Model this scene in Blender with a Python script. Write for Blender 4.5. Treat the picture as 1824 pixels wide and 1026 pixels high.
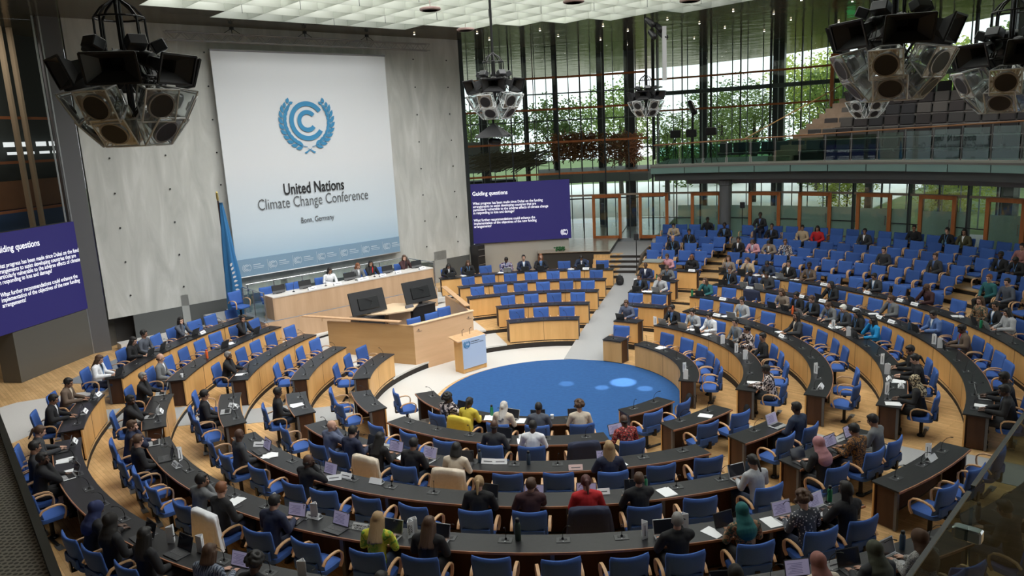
import bpy, math, random, re
from mathutils import Vector, Matrix, noise
from mathutils.bvhtree import BVHTree
random.seed(7)
R = math.radians
PI = math.pi
scene = bpy.context.scene
for o in list(bpy.data.objects):
    bpy.data.objects.remove(o)

# ------------------------------------------------------------------ camera
F_PX, CAM_D, CAM_H, YAW, PITCH, ROLL = 1338.448, 20.006, 7.199, -0.052, 0.200, -0.051
cd = bpy.data.cameras.new('camera')
cam = bpy.data.objects.new('camera', cd)
scene.collection.objects.link(cam)
cd.sensor_fit = 'HORIZONTAL'
cd.sensor_width = 36.0
cd.lens = 36.0 * F_PX / 1824.0
cd.clip_start = 0.05
cd.clip_end = 600
_F = Vector((math.sin(YAW) * math.cos(PITCH), math.cos(YAW) * math.cos(PITCH), -math.sin(PITCH)))
_R = Vector((math.cos(YAW), -math.sin(YAW), 0))
_U = _R.cross(_F)
_R2 = _R * math.cos(ROLL) + _U * math.sin(ROLL)
_U2 = _U * math.cos(ROLL) - _R * math.sin(ROLL)
cam.matrix_world = Matrix(((_R2.x, _U2.x, -_F.x, 0), (_R2.y, _U2.y, -_F.y, -CAM_D), (_R2.z, _U2.z, -_F.z, CAM_H), (0, 0, 0, 1)))
scene.camera = cam

# ------------------------------------------------------------------ world, exposure, big lights
scene.view_settings.view_transform = 'Standard'
scene.view_settings.look = 'None'
scene.view_settings.gamma = 1.0
scene.view_settings.use_curve_mapping = False
scene.view_settings.exposure = 0.0
w = bpy.data.worlds.new('world')
scene.world = w
w.use_nodes = True
bg = w.node_tree.nodes['Background']
bg.inputs[0].default_value = (0.90, 0.96, 1.0, 1)
bg.inputs[1].default_value = 2.0


def area(name, loc, size, power, rot=(0, 0, 0), col=(1, 1, 1)):
    l = bpy.data.lights.new(name, 'AREA')
    l.shape = 'RECTANGLE'
    l.size, l.size_y = size
    l.energy = power
    l.color = col
    o = bpy.data.objects.new(name, l)
    scene.collection.objects.link(o)
    o.location = loc
    o.rotation_euler = rot
    return o


# daylight that falls through the glass roof of the hall (above the translucent coffers)
area('roof_daylight', (0, 0, 12.9), (20, 20), 11000, (0, 0, R(45)), (1.0, 0.98, 0.95))

# narrow shafts of sunlight that slip through gaps of the roof
for i_, (x_, y_, rad_, pw_) in enumerate(((2.0, .95, .42, 1500), (1.35, .55, .22, 700), (2.55, .35, .25, 700), (.35, 1.0, .25, 500), (-15.6, -3.0, .5, 900), (-14.6, -4.4, .3, 600))):
    sl = bpy.data.lights.new('sun_shaft', 'SPOT')
    sl.energy = pw_ * 13
    sl.color = (1, .96, .88)
    sl.spot_size = 2 * math.atan(rad_ / 11.5)
    sl.spot_blend = .6
    sl.shadow_soft_size = .02
    so = bpy.data.objects.new('sun_shaft', sl)
    scene.collection.objects.link(so)
    tgt = Vector((x_, y_, 0.0))
    src = tgt + Vector((1.5, 3.0, 11.35))
    so.location = src
    so.rotation_euler = (tgt - src).to_track_quat('-Z', 'Y').to_euler()

# ------------------------------------------------------------------ materials
MATS = {}


def nt(m):
    return m.node_tree.nodes, m.node_tree.links


def mat(name, col=(.5, .5, .5), rough=.6, metal=0.0, spec=.5, noise_scale=0, noise_amt=.2, stretch=(1, 1, 1), bump=0.0,
        emit=0, ecol=None, trans=0, coat=0.0):
    if name in MATS:
        return MATS[name]
    m = bpy.data.materials.new(name)
    m.use_nodes = True
    N, L = nt(m)
    b = N['Principled BSDF']
    b.inputs['Base Color'].default_value = (*col, 1)
    b.inputs['Roughness'].default_value = rough
    b.inputs['Metallic'].default_value = metal
    b.inputs['Specular IOR Level'].default_value = spec
    b.inputs['Coat Weight'].default_value = coat
    if emit:
        b.inputs['Emission Color'].default_value = (*(ecol or col), 1)
        b.inputs['Emission Strength'].default_value = emit
    if noise_scale:
        tc = N.new('ShaderNodeTexCoord')
        mp = N.new('ShaderNodeMapping')
        mp.inputs['Scale'].default_value = stretch
        no = N.new('ShaderNodeTexNoise')
        no.inputs['Scale'].default_value = noise_scale
        no.inputs['Detail'].default_value = 5
        mx = N.new('ShaderNodeMix')
        mx.data_type = 'RGBA'
        lo = [c * (1 - noise_amt) for c in col]
        hi = [min(1, c * (1 + noise_amt)) for c in col]
        mx.inputs[6].default_value = (*lo, 1)
        mx.inputs[7].default_value = (*hi, 1)
        L.new(tc.outputs['Object'], mp.inputs[0])
        L.new(mp.outputs[0], no.inputs['Vector'])
        L.new(no.outputs[0], mx.inputs[0])
        L.new(mx.outputs[2], b.inputs['Base Color'])
        if bump:
            bp = N.new('ShaderNodeBump')
            bp.inputs['Strength'].default_value = bump
            L.new(no.outputs[0], bp.inputs['Height'])
            L.new(bp.outputs[0], b.inputs['Normal'])
    MATS[name] = m
    return m


def glass(name, tint=(.8, .9, .86), refl=.09, rough=.02, graz=.8):
    if name in MATS:
        return MATS[name]
    m = bpy.data.materials.new(name)
    m.use_nodes = True
    N, L = nt(m)
    N.remove(N['Principled BSDF'])
    t = N.new('ShaderNodeBsdfTransparent')
    t.inputs[0].default_value = (*tint, 1)
    g = N.new('ShaderNodeBsdfGlossy')
    g.inputs['Roughness'].default_value = rough
    lw = N.new('ShaderNodeLayerWeight')
    pw = N.new('ShaderNodeMath')
    pw.operation = 'POWER'
    pw.inputs[1].default_value = 4.0
    ad = N.new('ShaderNodeMath')
    ad.operation = 'MULTIPLY_ADD'
    ad.inputs[1].default_value = graz
    ad.inputs[2].default_value = refl
    ad.use_clamp = True
    L.new(lw.outputs['Facing'], pw.inputs[0])
    mx = N.new('ShaderNodeMixShader')
    L.new(pw.outputs[0], ad.inputs[0])
    L.new(ad.outputs[0], mx.inputs[0])
    L.new(t.outputs[0], mx.inputs[1])
    L.new(g.outputs[0], mx.inputs[2])
    L.new(mx.outputs[0], N['Material Output'].inputs[0])
    MATS[name] = m
    return m


def wood(name, col, dark, scale=3.0, stretch=(1, 1, .08), rough=.45, planks=None, amt=1.0):
    """streaky veneer; planks=(length, width) adds parquet strips"""
    if name in MATS:
        return MATS[name]
    m = bpy.data.materials.new(name)
    m.use_nodes = True
    N, L = nt(m)
    b = N['Principled BSDF']
    b.inputs['Roughness'].default_value = rough
    b.inputs['Specular IOR Level'].default_value = .3
    tc = N.new('ShaderNodeTexCoord')
    mp = N.new('ShaderNodeMapping')
    mp.inputs['Scale'].default_value = stretch
    no = N.new('ShaderNodeTexNoise')
    no.inputs['Scale'].default_value = scale
    no.inputs['Detail'].default_value = 6
    no.inputs['Roughness'].default_value = .6
    L.new(tc.outputs['Object'], mp.inputs[0])
    L.new(mp.outputs[0], no.inputs['Vector'])
    cr = N.new('ShaderNodeValToRGB')
    cr.color_ramp.elements[0].position = .3
    cr.color_ramp.elements[0].color = (*dark, 1)
    cr.color_ramp.elements[1].position = .7
    cr.color_ramp.elements[1].color = (*col, 1)
    L.new(no.outputs[0], cr.inputs[0])
    out = cr.outputs[0]
    if planks:
        br = N.new('ShaderNodeTexBrick')
        br.inputs['Scale'].default_value = 1.0
        br.inputs['Brick Width'].default_value = planks[0]
        br.inputs['Row Height'].default_value = planks[1]
        br.inputs['Mortar Size'].default_value = .004
        br.inputs['Mortar Smooth'].default_value = .3
        br.inputs['Color1'].default_value = (1, 1, 1, 1)
        br.inputs['Color2'].default_value = (.70, .66, .60, 1)
        br.inputs['Mortar'].default_value = (.45, .38, .3, 1)
        br.offset = .37
        mp2 = N.new('ShaderNodeMapping')
        mp2.inputs['Rotation'].default_value = (0, 0, R(45))
        L.new(tc.outputs['Object'], mp2.inputs[0])
        L.new(mp2.outputs[0], br.inputs['Vector'])
        mu = N.new('ShaderNodeMix')
        mu.data_type = 'RGBA'
        mu.blend_type = 'MULTIPLY'
        mu.inputs[0].default_value = amt
        L.new(out, mu.inputs[6])
        L.new(br.outputs['Color'], mu.inputs[7])
        out = mu.outputs[2]
    L.new(out, b.inputs['Base Color'])
    MATS[name] = m
    return m


def pattern(name, cols, scale=30, kind='VORONOI', rough=.85):
    if name in MATS:
        return MATS[name]
    m = bpy.data.materials.new(name)
    m.use_nodes = True
    N, L = nt(m)
    b = N['Principled BSDF']
    b.inputs['Roughness'].default_value = rough
    tc = N.new('ShaderNodeTexCoord')
    if kind == 'VORONOI':
        t = N.new('ShaderNodeTexVoronoi')
        t.inputs['Scale'].default_value = scale
        o = t.outputs['Distance']
    elif kind == 'WAVE':
        t = N.new('ShaderNodeTexWave')
        t.inputs['Scale'].default_value = scale
        t.inputs['Distortion'].default_value = 8
        o = t.outputs[1]
    else:
        t = N.new('ShaderNodeTexNoise')
        t.inputs['Scale'].default_value = scale
        t.inputs['Detail'].default_value = 3
        o = t.outputs[0]
    L.new(tc.outputs['Object'], t.inputs['Vector'])
    cr = N.new('ShaderNodeValToRGB')
    e = cr.color_ramp.elements
    cr.color_ramp.interpolation = 'CONSTANT'
    e[0].color = (*cols[0], 1)
    e[0].position = 0
    ps = [.38, .5, .62] if kind == 'NOISE' else [.3, .5, .7]
    e[1].position = ps[0]
    e[1].color = (*cols[1], 1)
    for i, c in enumerate(cols[2:]):
        x = e.new(ps[i + 1])
        x.color = (*c, 1)
    L.new(o, cr.inputs[0])
    L.new(cr.outputs[0], b.inputs['Base Color'])
    MATS[name] = m
    return m


OAK = wood('oak_veneer', (.78, .455, .175), (.64, .355, .125), 4, (1, 1, .10))
OAKH = wood('beech_veneer', (.70, .455, .27), (.60, .385, .22), 3, (.12, .12, 1.2))
PODW = wood('podium_veneer', (.60, .405, .26), (.50, .33, .20), 3, (1, 1, .10))
WALNUT = wood('dark_walnut', (.085, .038, .02), (.05, .022, .012), 4, (1, 1, .12), .5)
EDGE = wood('edge_wood', (.42, .20, .11), (.32, .14, .07), 6, (1, 1, 1), .4)
ARMW = wood('arm_beech', (.66, .42, .24), (.56, .33, .17), 8, (1, 1, 1), .35)
PARQ = wood('parquet', (.76, .50, .245), (.64, .395, .175), 5, (1, 1, 1), .32, planks=(.9, .08), amt=.75)
DOORW = wood('orange_door_wood', (.46, .16, .05), (.34, .105, .03), 4, (1, 1, .1), .45)
BLACKTOP = mat('black_desktop', (.020, .020, .022), .33, spec=.38, noise_scale=20, noise_amt=.35)
BLUE = mat('blue_fabric', (.040, .110, .37), .85, noise_scale=60, noise_amt=.15, bump=.05)
BLUEB = mat('blue_fabric_dark', (.030, .085, .29), .85, noise_scale=60, noise_amt=.15, bump=.05)
CARPET = mat('blue_carpet', (.033, .098, .26), .95, spec=.1, noise_scale=9, noise_amt=.18, bump=.05)
BLACK = mat('black_metal', (.012, .012, .013), .4, .3)
BLACKP = mat('black_plastic', (.015, .015, .017), .5)
DARKM = mat('dark_steel', (.035, .04, .042), .45, .4)
GREYM = mat('grey_metal', (.36, .37, .38), .35, .8)
STEEL = mat('brushed_steel', (.62, .63, .63), .25, .9)
WHITE = mat('white_paper', (.82, .83, .85), .7)
STONE = mat('white_stone', (.62, .605, .58), .5, noise_scale=40, noise_amt=.06)
GREYF = mat('grey_granite', (.36, .365, .37), .6, noise_scale=90, noise_amt=.18)
GREYC = mat('grey_carpet', (.20, .22, .25), .9, noise_scale=50, noise_amt=.12)
DARKGAP = mat('dark_riser', (.02, .015, .012), .8)
GLASS = glass('clear_glass', (.87, .92, .90), .05, graz=.5)
GLASSG = glass('green_glass', (.50, .68, .62), .09)
def frosted():
    m = bpy.data.materials.new('frosted_film')
    m.use_nodes = True
    N, L = nt(m)
    N.remove(N['Principled BSDF'])
    d = N.new('ShaderNodeBsdfDiffuse')
    d.inputs[0].default_value = (.54, .64, .58, 1)
    t = N.new('ShaderNodeBsdfTranslucent')
    t.inputs[0].default_value = (.62, .72, .66, 1)
    x = N.new('ShaderNodeMixShader')
    x.inputs[0].default_value = .5
    L.new(d.outputs[0], x.inputs[1])
    L.new(t.outputs[0], x.inputs[2])
    L.new(x.outputs[0], N['Material Output'].inputs[0])
    return m


FROST = frosted()


# ------------------------------------------------------------------ mesh builder
class MB:
    def __init__(s):
        s.v, s.f = [], []

    def add(s, vs, fs):
        n = len(s.v)
        s.v += [tuple(v) for v in vs]
        s.f += [tuple(i + n for i in f) for f in fs]
        return s

    def box(s, c, d, rz=0, M=None):
        x, y, z = d[0] / 2, d[1] / 2, d[2] / 2
        vs = [Vector((a * x, b * y, e * z)) for a in (-1, 1) for b in (-1, 1) for e in (-1, 1)]
        m = M or Matrix.Rotation(rz, 3, 'Z')
        vs = [m @ v + Vector(c) for v in vs]
        return s.add(vs, [(0, 1, 3, 2), (4, 6, 7, 5), (0, 4, 5, 1), (2, 3, 7, 6), (0, 2, 6, 4), (1, 5, 7, 3)])

    def rbox(s, c, d, b, rz=0, M=None):
        """box with chamfered vertical and horizontal edges"""
        x, y, z = d[0] / 2, d[1] / 2, d[2] / 2
        b = min(b, x * .9, y * .9, z * .9)
        vs = []
        m = M or Matrix.Rotation(rz, 3, 'Z')
        rings = [(-z, b), (-z + b, 0), (z - b, 0), (z, b)]
        for zz, ins in rings:
            X, Y = x - ins, y - ins
            for (px, py) in [(X, Y - b), (X - b, Y), (-X + b, Y), (-X, Y - b), (-X, -Y + b), (-X + b, -Y), (X - b, -Y), (X, -Y + b)]:
                vs.append(m @ Vector((px, py, zz)) + Vector(c))
        fs = []
        for k in range(3):
            for i in range(8):
                j = (i + 1) % 8
                fs.append((k * 8 + i, k * 8 + j, (k + 1) * 8 + j, (k + 1) * 8 + i))
        fs.append(tuple(range(7, -1, -1)))
        fs.append(tuple(range(24, 32)))
        return s.add(vs, fs)

    def tube(s, pts, r, n=8, cap=True):
        pts = [Vector(p) for p in pts]
        rs = r if isinstance(r, (list, tuple)) else [r] * len(pts)
        vs, fs = [], []
        up = None
        for i, p in enumerate(pts):
            t = (pts[min(i + 1, len(pts) - 1)] - pts[max(i - 1, 0)]).normalized()
            if up is None:
                up = Vector((0, 0, 1)) if abs(t.z) < .9 else Vector((1, 0, 0))
            a = t.cross(up).normalized()
            if a.length < .1:
                a = t.orthogonal().normalized()
            b = a.cross(t)
            up = b
            for k in range(n):
                th = 2 * PI * k / n
                vs.append(p + a * math.cos(th) * rs[i] + b * math.sin(th) * rs[i])
        for i in range(len(pts) - 1):
            for k in range(n):
                k2 = (k + 1) % n
                fs.append((i * n + k, i * n + k2, (i + 1) * n + k2, (i + 1) * n + k))
        if cap:
            fs.append(tuple(range(n)))
            fs.append(tuple(range(len(vs) - 1, len(vs) - n - 1, -1)))
        return s.add(vs, fs)

    def strip(s, pts, wdt, th, side):
        """flat bar swept along pts; side = vector of its width"""
        pts = [Vector(p) for p in pts]
        side = Vector(side).normalized() * wdt / 2
        vs, fs = [], []
        for i, p in enumerate(pts):
            t = (pts[min(i + 1, len(pts) - 1)] - pts[max(i - 1, 0)]).normalized()
            nn = t.cross(side).normalized() * th / 2
            vs += [p + side + nn, p - side + nn, p - side - nn, p + side - nn]
        for i in range(len(pts) - 1):
            for k in range(4):
                k2 = (k + 1) % 4
                fs.append((i * 4 + k, i * 4 + k2, (i + 1) * 4 + k2, (i + 1) * 4 + k))
        fs.append((0, 1, 2, 3))
        n = len(vs)
        fs.append((n - 1, n - 2, n - 3, n - 4))
        return s.add(vs, fs)

    def lathe(s, prof, n=16, c=(0, 0, 0), M=None):
        vs, fs = [], []
        for r, z in prof:
            for k in range(n):
                a = 2 * PI * k / n
                v = Vector((r * math.cos(a), r * math.sin(a), z))
                if M:
                    v = M @ v
                vs.append(v + Vector(c))
        for i in range(len(prof) - 1):
            for k in range(n):
                k2 = (k + 1) % n
                fs.append((i * n + k, i * n + k2, (i + 1) * n + k2, (i + 1) * n + k))
        fs.append(tuple(range(n)))
        fs.append(tuple(range(len(vs) - 1, len(vs) - n - 1, -1)))
        return s.add(vs, fs)

    def sector(s, r0, r1, a0, a1, z0, z1, n=None, zs=None):
        """annular sector, azimuth in degrees clockwise from +Y"""
        n = n or max(2, int(abs(a1 - a0) / 3))
        full = abs(abs(a1 - a0) - 360) < 1e-6
        vs, fs = [], []
        for i in range(n + 1):
            a = R(a0 + (a1 - a0) * i / n)
            sx, cy = math.sin(a), math.cos(a)
            vs += [(r0 * sx, r0 * cy, z0), (r1 * sx, r1 * cy, z0), (r1 * sx, r1 * cy, z1), (r0 * sx, r0 * cy, z1)]
        for i in range(n):
            for k in range(4):
                k2 = (k + 1) % 4
                fs.append((i * 4 + k, (i + 1) * 4 + k, (i + 1) * 4 + k2, i * 4 + k2))
        if not full:
            fs.append((0, 1, 2, 3))
            m = n * 4
            fs.append((m + 3, m + 2, m + 1, m))
        return s.add(vs, fs)

    def prism(s, poly, z0, z1):
        n = len(poly)
        vs = [(x, y, z0) for x, y in poly] + [(x, y, z1) for x, y in poly]
        fs = [tuple(range(n - 1, -1, -1)), tuple(range(n, 2 * n))]
        for i in range(n):
            j = (i + 1) % n
            fs.append((i, j, n + j, n + i))
        return s.add(vs, fs)

    def cap(s, p0, p1, r0, r1, n=12, fl=1.0, ax=None):
        """tapered capsule (closed)"""
        p0, p1 = Vector(p0), Vector(p1)
        d = p1 - p0
        L = d.length
        t = d.normalized() if L > 1e-6 else Vector((0, 0, 1))
        if ax is None:
            a = t.orthogonal().normalized()
        else:
            a = (Vector(ax) - t * t.dot(Vector(ax))).normalized()
        b = t.cross(a)
        vs, fs = [], []
        prof = []
        for k in range(1, 5):
            th = PI / 2 * (1 - k / 4.0)
            prof.append((p0 - t * r0 * math.sin(th), r0 * math.cos(th)))
        for k in range(0, 4):
            th = PI / 2 * (k / 4.0)
            prof.append((p1 + t * r1 * math.sin(th), r1 * math.cos(th)))
        vs.append(p0 - t * r0)
        for c, r in prof:
            for k in range(n):
                th = 2 * PI * k / n
                vs.append(c + a * math.cos(th) * r + b * math.sin(th) * r * fl)
        vs.append(p1 + t * r1)
        m = len(prof)
        for k in range(n):
            fs.append((0, 1 + (k + 1) % n, 1 + k))
        for i in range(m - 1):
            for k in range(n):
                k2 = (k + 1) % n
                fs.append((1 + i * n + k, 1 + i * n + k2, 1 + (i + 1) * n + k2, 1 + (i + 1) * n + k))
        e = len(vs) - 1
        for k in range(n):
            fs.append((e, 1 + (m - 1) * n + k, 1 + (m - 1) * n + (k + 1) % n))
        return s.add(vs, fs)

    def ell(s, c, r, M=None, n=16, m=10):
        vs, fs = [], []
        c = Vector(c)
        M3 = M or Matrix.Identity(3)
        vs.append(c + M3 @ Vector((0, 0, -r[2])))
        for i in range(1, m):
            ph = -PI / 2 + PI * i / m
            for k in range(n):
                th = 2 * PI * k / n
                vs.append(c + M3 @ Vector((r[0] * math.cos(ph) * math.cos(th), r[1] * math.cos(ph) * math.sin(th), r[2] * math.sin(ph))))
        vs.append(c + M3 @ Vector((0, 0, r[2])))
        for k in range(n):
            fs.append((0, 1 + (k + 1) % n, 1 + k))
        for i in range(m - 2):
            for k in range(n):
                k2 = (k + 1) % n
                fs.append((1 + i * n + k, 1 + i * n + k2, 1 + (i + 1) * n + k2, 1 + (i + 1) * n + k))
        e = len(vs) - 1
        for k in range(n):
            fs.append((e, 1 + (m - 2) * n + k, 1 + (m - 2) * n + (k + 1) % n))
        return s.add(vs, fs)

    def mesh(s, name, smooth=False):
        me = bpy.data.meshes.new(name)
        me.from_pydata(s.v, [], s.f)
        me.validate()
        me.update()
        if smooth:
            for p in me.polygons:
                p.use_smooth = True
            if smooth == 'auto':
                try:
                    me.set_sharp_from_angle(angle=R(40))
                except Exception:
                    pass
        return me


def link(o):
    scene.collection.objects.link(o)
    return o


def obj(name, mb, m, parent=None, loc=(0, 0, 0), rz=0, smooth=False):
    me = mb.mesh(name, smooth) if isinstance(mb, MB) else mb
    if m is not None and len(me.materials) == 0:
        me.materials.append(m)
    o = bpy.data.objects.new(name, me)
    link(o)
    o.location = loc
    o.rotation_euler = (0, 0, rz)
    if parent:
        o.parent = parent
    return o


def struct(name, mb, m, **k):
    o = obj(name, mb, m, **k)
    o['kind'] = 'structure'
    return o


def thing(name, label, cat, loc=(0, 0, 0), rz=0, group=None, rot=None):
    o = bpy.data.objects.new(name, None)
    link(o)
    o.empty_display_size = .1
    o.location = loc
    o.rotation_euler = rot or (0, 0, rz)
    o['label'] = label
    o['category'] = cat
    if group:
        o['group'] = group
    return o


def tag(o, label, cat, group=None, kind=None):
    o['label'] = label
    o['category'] = cat
    if group:
        o['group'] = group
    if kind:
        o['kind'] = kind
    return o


def part(name, me, m, parent, loc=(0, 0, 0), rot=(0, 0, 0), scale=None):
    """shared mesh, its own material slot"""
    if len(me.materials) == 0:
        me.materials.append(m)
    o = bpy.data.objects.new(name, me)
    link(o)
    o.parent = parent
    o.location = loc
    o.rotation_euler = rot
    if scale:
        o.scale = scale
    if m is not None and me.materials[0] is not m:
        o.material_slots[0].link = 'OBJECT'
        o.material_slots[0].material = m
    return o


def pol(r, a, z=0):
    return Vector((r * math.sin(R(a)), r * math.cos(R(a)), z))


NV = Vector((-.70, .714, 0))
UV = Vector((.714, .70, 0))


def st(s_, t_, z=0):
    """stage axes: s away from the carpet centre towards the stage wall, t along that wall"""
    p = NV * s_ + UV * t_
    return Vector((p.x, p.y, z))


ST_RZ = math.atan2(UV.y, UV.x)       # local x along the wall, local y away from the hall

ORD = ['first', 'second', 'third', 'fourth', 'fifth', 'sixth', 'seventh', 'eighth', 'ninth', 'tenth', 'eleventh', 'twelfth',
       'thirteenth', 'fourteenth', 'fifteenth', 'sixteenth', 'seventeenth', 'eighteenth', 'nineteenth', 'twentieth',
       'twenty-first', 'twenty-second', 'twenty-third', 'twenty-fourth', 'twenty-fifth', 'twenty-sixth', 'twenty-seventh', 'twenty-eighth', 'twenty-ninth', 'thirtieth']

RI = [3.46, 5.06, 6.66, 8.22, 9.81, 11.42]
RO = [r + .46 for r in RI]
HT = [.744, .94, 1.10, 1.235, 1.36, 1.49]
FL = [0.0, .21, .37, .505, .63, .76]
BKR = {7: 14.2, 8: 15.3, 9: 16.3, 10: 17.4, 11: 18.2}
BKF = {k: .76 + .16 * (k - 6) for k in range(7, 12)}

# ================================================================== STRUCTURE
def floors():
    # rings of wood stepping up from the middle
    edges = [0.0] + [RI[k] for k in range(1, 6)] + [13.3]
    for k in range(6):
        r0, r1 = edges[k], edges[k + 1]
        zb = -.3
        n = 96
        m = MB()
        if k == 0:
            m.lathe([(r1, zb), (r1, 0.0)], 96)
            struct('floor', m, PARQ)
            continue
        m.sector(r0, r1, 0, 360, zb, FL[k], 120)
        struct('floor', m, PARQ)
        rr = MB()
        rr.sector(r0 - .006, r0, 0, 360, FL[k - 1], FL[k] - .035, 120)
        struct('trim_%d' % (k), rr, DARKGAP)
    ro = [13.3, 14.4, 15.4, 16.5, 17.5, 18.62]
    m = MB()
    m.sector(13.3, 24, 95, 378, -.3, .76, 120)
    struct('floor', m, PARQ)
    for i in range(5):
        m = MB()
        m.sector(ro[i], ro[i + 1], 16.3, 95, -.3, .92 + .16 * i, 40)
        struct('floor', m, PARQ)
        rr = MB()
        rr.sector(ro[i] - .006, ro[i], 16.3, 95, .76 + .16 * i, .92 + .16 * i - .035, 40)
        struct('trim_%d' % (i + 6), rr, DARKGAP)
    m = MB()
    m.sector(18.62, 24.5, 16.3, 95, -.3, 1.72, 40)
    struct('floor', m, GREYF)
    # raised platform left of the aisle stairs
    m = MB()
    m.sector(15.0, 26, -2.0, 9.5, .76, 1.70, 12)
    m.sector(15.0, 26, 9.5, 10.9, .76, 1.70, 2)
    struct('floor', m, mat('dark_platform', (.03, .028, .026), .5))
    m = MB()
    m.sector(14.93, 26, -2.0, 10.9, 1.70, 1.735, 12)
    struct('floor', m, wood('platform_top', (.36, .30, .24), (.28, .23, .18), 4, (1, 1, 1), .25))
    # grey flight of stairs at the head of the aisle
    for i in range(5):
        r0 = 13.25 + .42 * i
        m = MB()
        m.sector(r0, 19, 10.9, 16.3, .76, .92 + .16 * i, 4)
        struct('floor', m, GREYF)
        m = MB()
        m.sector(r0 - .008, r0, 10.9, 16.3, .76 + .16 * i, .92 + .16 * i - .045, 4)
        struct('trim_%d' % (i + 11), m, DARKGAP)
        m = MB()
        m.sector(r0 + .0, r0 + .42, 8.0, 13.1, .76, .925 + .16 * i, 4)
        struct('floor', m, PARQ)
    # white stone around the podium
    m = MB()
    m.sector(3.40, RI[1] - .008, 238, 376, -.1, .004, 60)
    struct('floor', m, STONE)
    for k in range(1, 6):
        r1 = RI[k + 1] - .008 if k < 5 else 12.4
        m = MB()
        m.sector(RI[k] - .012, r1, 287, 342 - (k > 1) * 3, FL[k] - .05, FL[k] + .006, 30)
        struct('floor', m, STONE)
    # straight grey aisles, one piece per step
    for (az, hw, k0, rmax, mm) in ((16.6, .66, 0, 13.25, GREYF), (257.4, .56, 1, 13.2, GREYF), (129.0, .50, 1, 13.2, GREYF), (239.0, .0, 9, 0, None)):
        if not mm:
            continue
        d = pol(1, az)
        p = Vector((d.y, -d.x, 0))
        rad = [3.44] + [RI[k] for k in range(1, 6)] + [rmax]
        if k0 == 0:
            m = MB()
            rr = [3.44, 5.03, 6.63, 8.19, 9.78, 11.39, 13.25]
            zz = [.012, FL[1], FL[2], FL[3], FL[4], FL[5], FL[5] + .15]
            vs = []
            for r_, z_ in zip(rr, zz):
                for q_, dz in ((hw, .012), (-hw, .012), (-hw, -.25), (hw, -.25)):
                    v = d * r_ + p * q_
                    vs.append((v.x, v.y, z_ + dz))
            fs = []
            for i in range(6):
                for q_ in range(4):
                    q2 = (q_ + 1) % 4
                    fs.append((i * 4 + q_, i * 4 + q2, i * 4 + 4 + q2, i * 4 + 4 + q_))
            fs += [(3, 2, 1, 0), (24, 25, 26, 27)]
            m.add(vs, fs)
            struct('floor', m, mm)
            continue
        for k in range(k0, 6):
            a, b = rad[k], rad[k + 1] - .01
            m = MB()
            q = [d * a + p * hw, d * b + p * hw, d * b - p * hw, d * a - p * hw]
            q = [(v.x, v.y) for v in q]
            m.prism(q, FL[k] - .05, FL[k] + .008)
            struct('floor', m, mm)
    # left: light stone walkway outside the sixth row, grey carpet in front of the screen box
    m = MB()
    m.prism([(-13.3, -6.5), (-12.2, -2.3), (-12.6, -.2), (-14.6, -1.2), (-16.5, -4.5), (-16.0, -8)], .70, .766)
    struct('floor', m, STONE)
    m = MB()
    m.prism([(-14.35, .35), (-12.55, .2), (-12.35, 3.6), (-11.2, 6.6), (-12.2, 7.4), (-13.9, 4.8)], .70, .768)
    struct('floor', m, GREYC)
    m = MB()
    m.prism([(-15.9, -7.5), (-13.6, -6.9), (-13.1, -5.4), (-14.6, -3.8), (-16.4, -5.2)], .72, .770)
    struct('floor', m, GREYF)
    # round blue carpet
    m = MB()
    m.lathe([(3.42, 0.0), (3.42, .012), (3.40, .016), (0.01, .016)], 96, (.15, .02, 0))
    tag(obj('round_carpet', m, CARPET), 'large round blue carpet in the middle of the hall floor', 'carpet')


def grid_dots(mb, s_, t0, t1, z0, z1, nt_, nz):
    for i in range(nt_):
        for j in range(nz):
            c = st(s_ - .012, t0 + (t1 - t0) * i / (nt_ - 1), z0 + (z1 - z0) * j / (nz - 1))
            mb.lathe([(.035, 0), (.035, .02)], 8, c, Matrix.Rotation(ST_RZ, 3, 'Z') @ Matrix.Rotation(PI / 2, 3, 'X'))


def smat_plaster():
    m = bpy.data.materials.new('stage_plaster')
    m.use_nodes = True
    N, L = nt(m)
    b = N['Principled BSDF']
    b.inputs['Roughness'].default_value = .75
    tc = N.new('ShaderNodeTexCoord')
    mp = N.new('ShaderNodeMapping')
    mp.inputs['Rotation'].default_value = (0, R(22), 0)
    mp.inputs['Scale'].default_value = (1.5, 1, .33)
    no = N.new('ShaderNodeTexNoise')
    no.inputs['Scale'].default_value = 1.3
    no.inputs['Detail'].default_value = 5
    no.inputs['Roughness'].default_value = .55
    no.inputs['Distortion'].default_value = .8
    cr = N.new('ShaderNodeValToRGB')
    e = cr.color_ramp.elements
    e[0].position, e[0].color = .30, (.40, .405, .38, 1)
    e[1].position, e[1].color = .72, (.60, .60, .575, 1)
    x = e.new(.55)
    x.color = (.50, .505, .475, 1)
    L.new(tc.outputs['Object'], mp.inputs[0])
    L.new(mp.outputs[0], no.inputs['Vector'])
    L.new(no.outputs[0], cr.inputs[0])
    L.new(cr.outputs[0], b.inputs['Base Color'])
    return m


SW = 13.3


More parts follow.
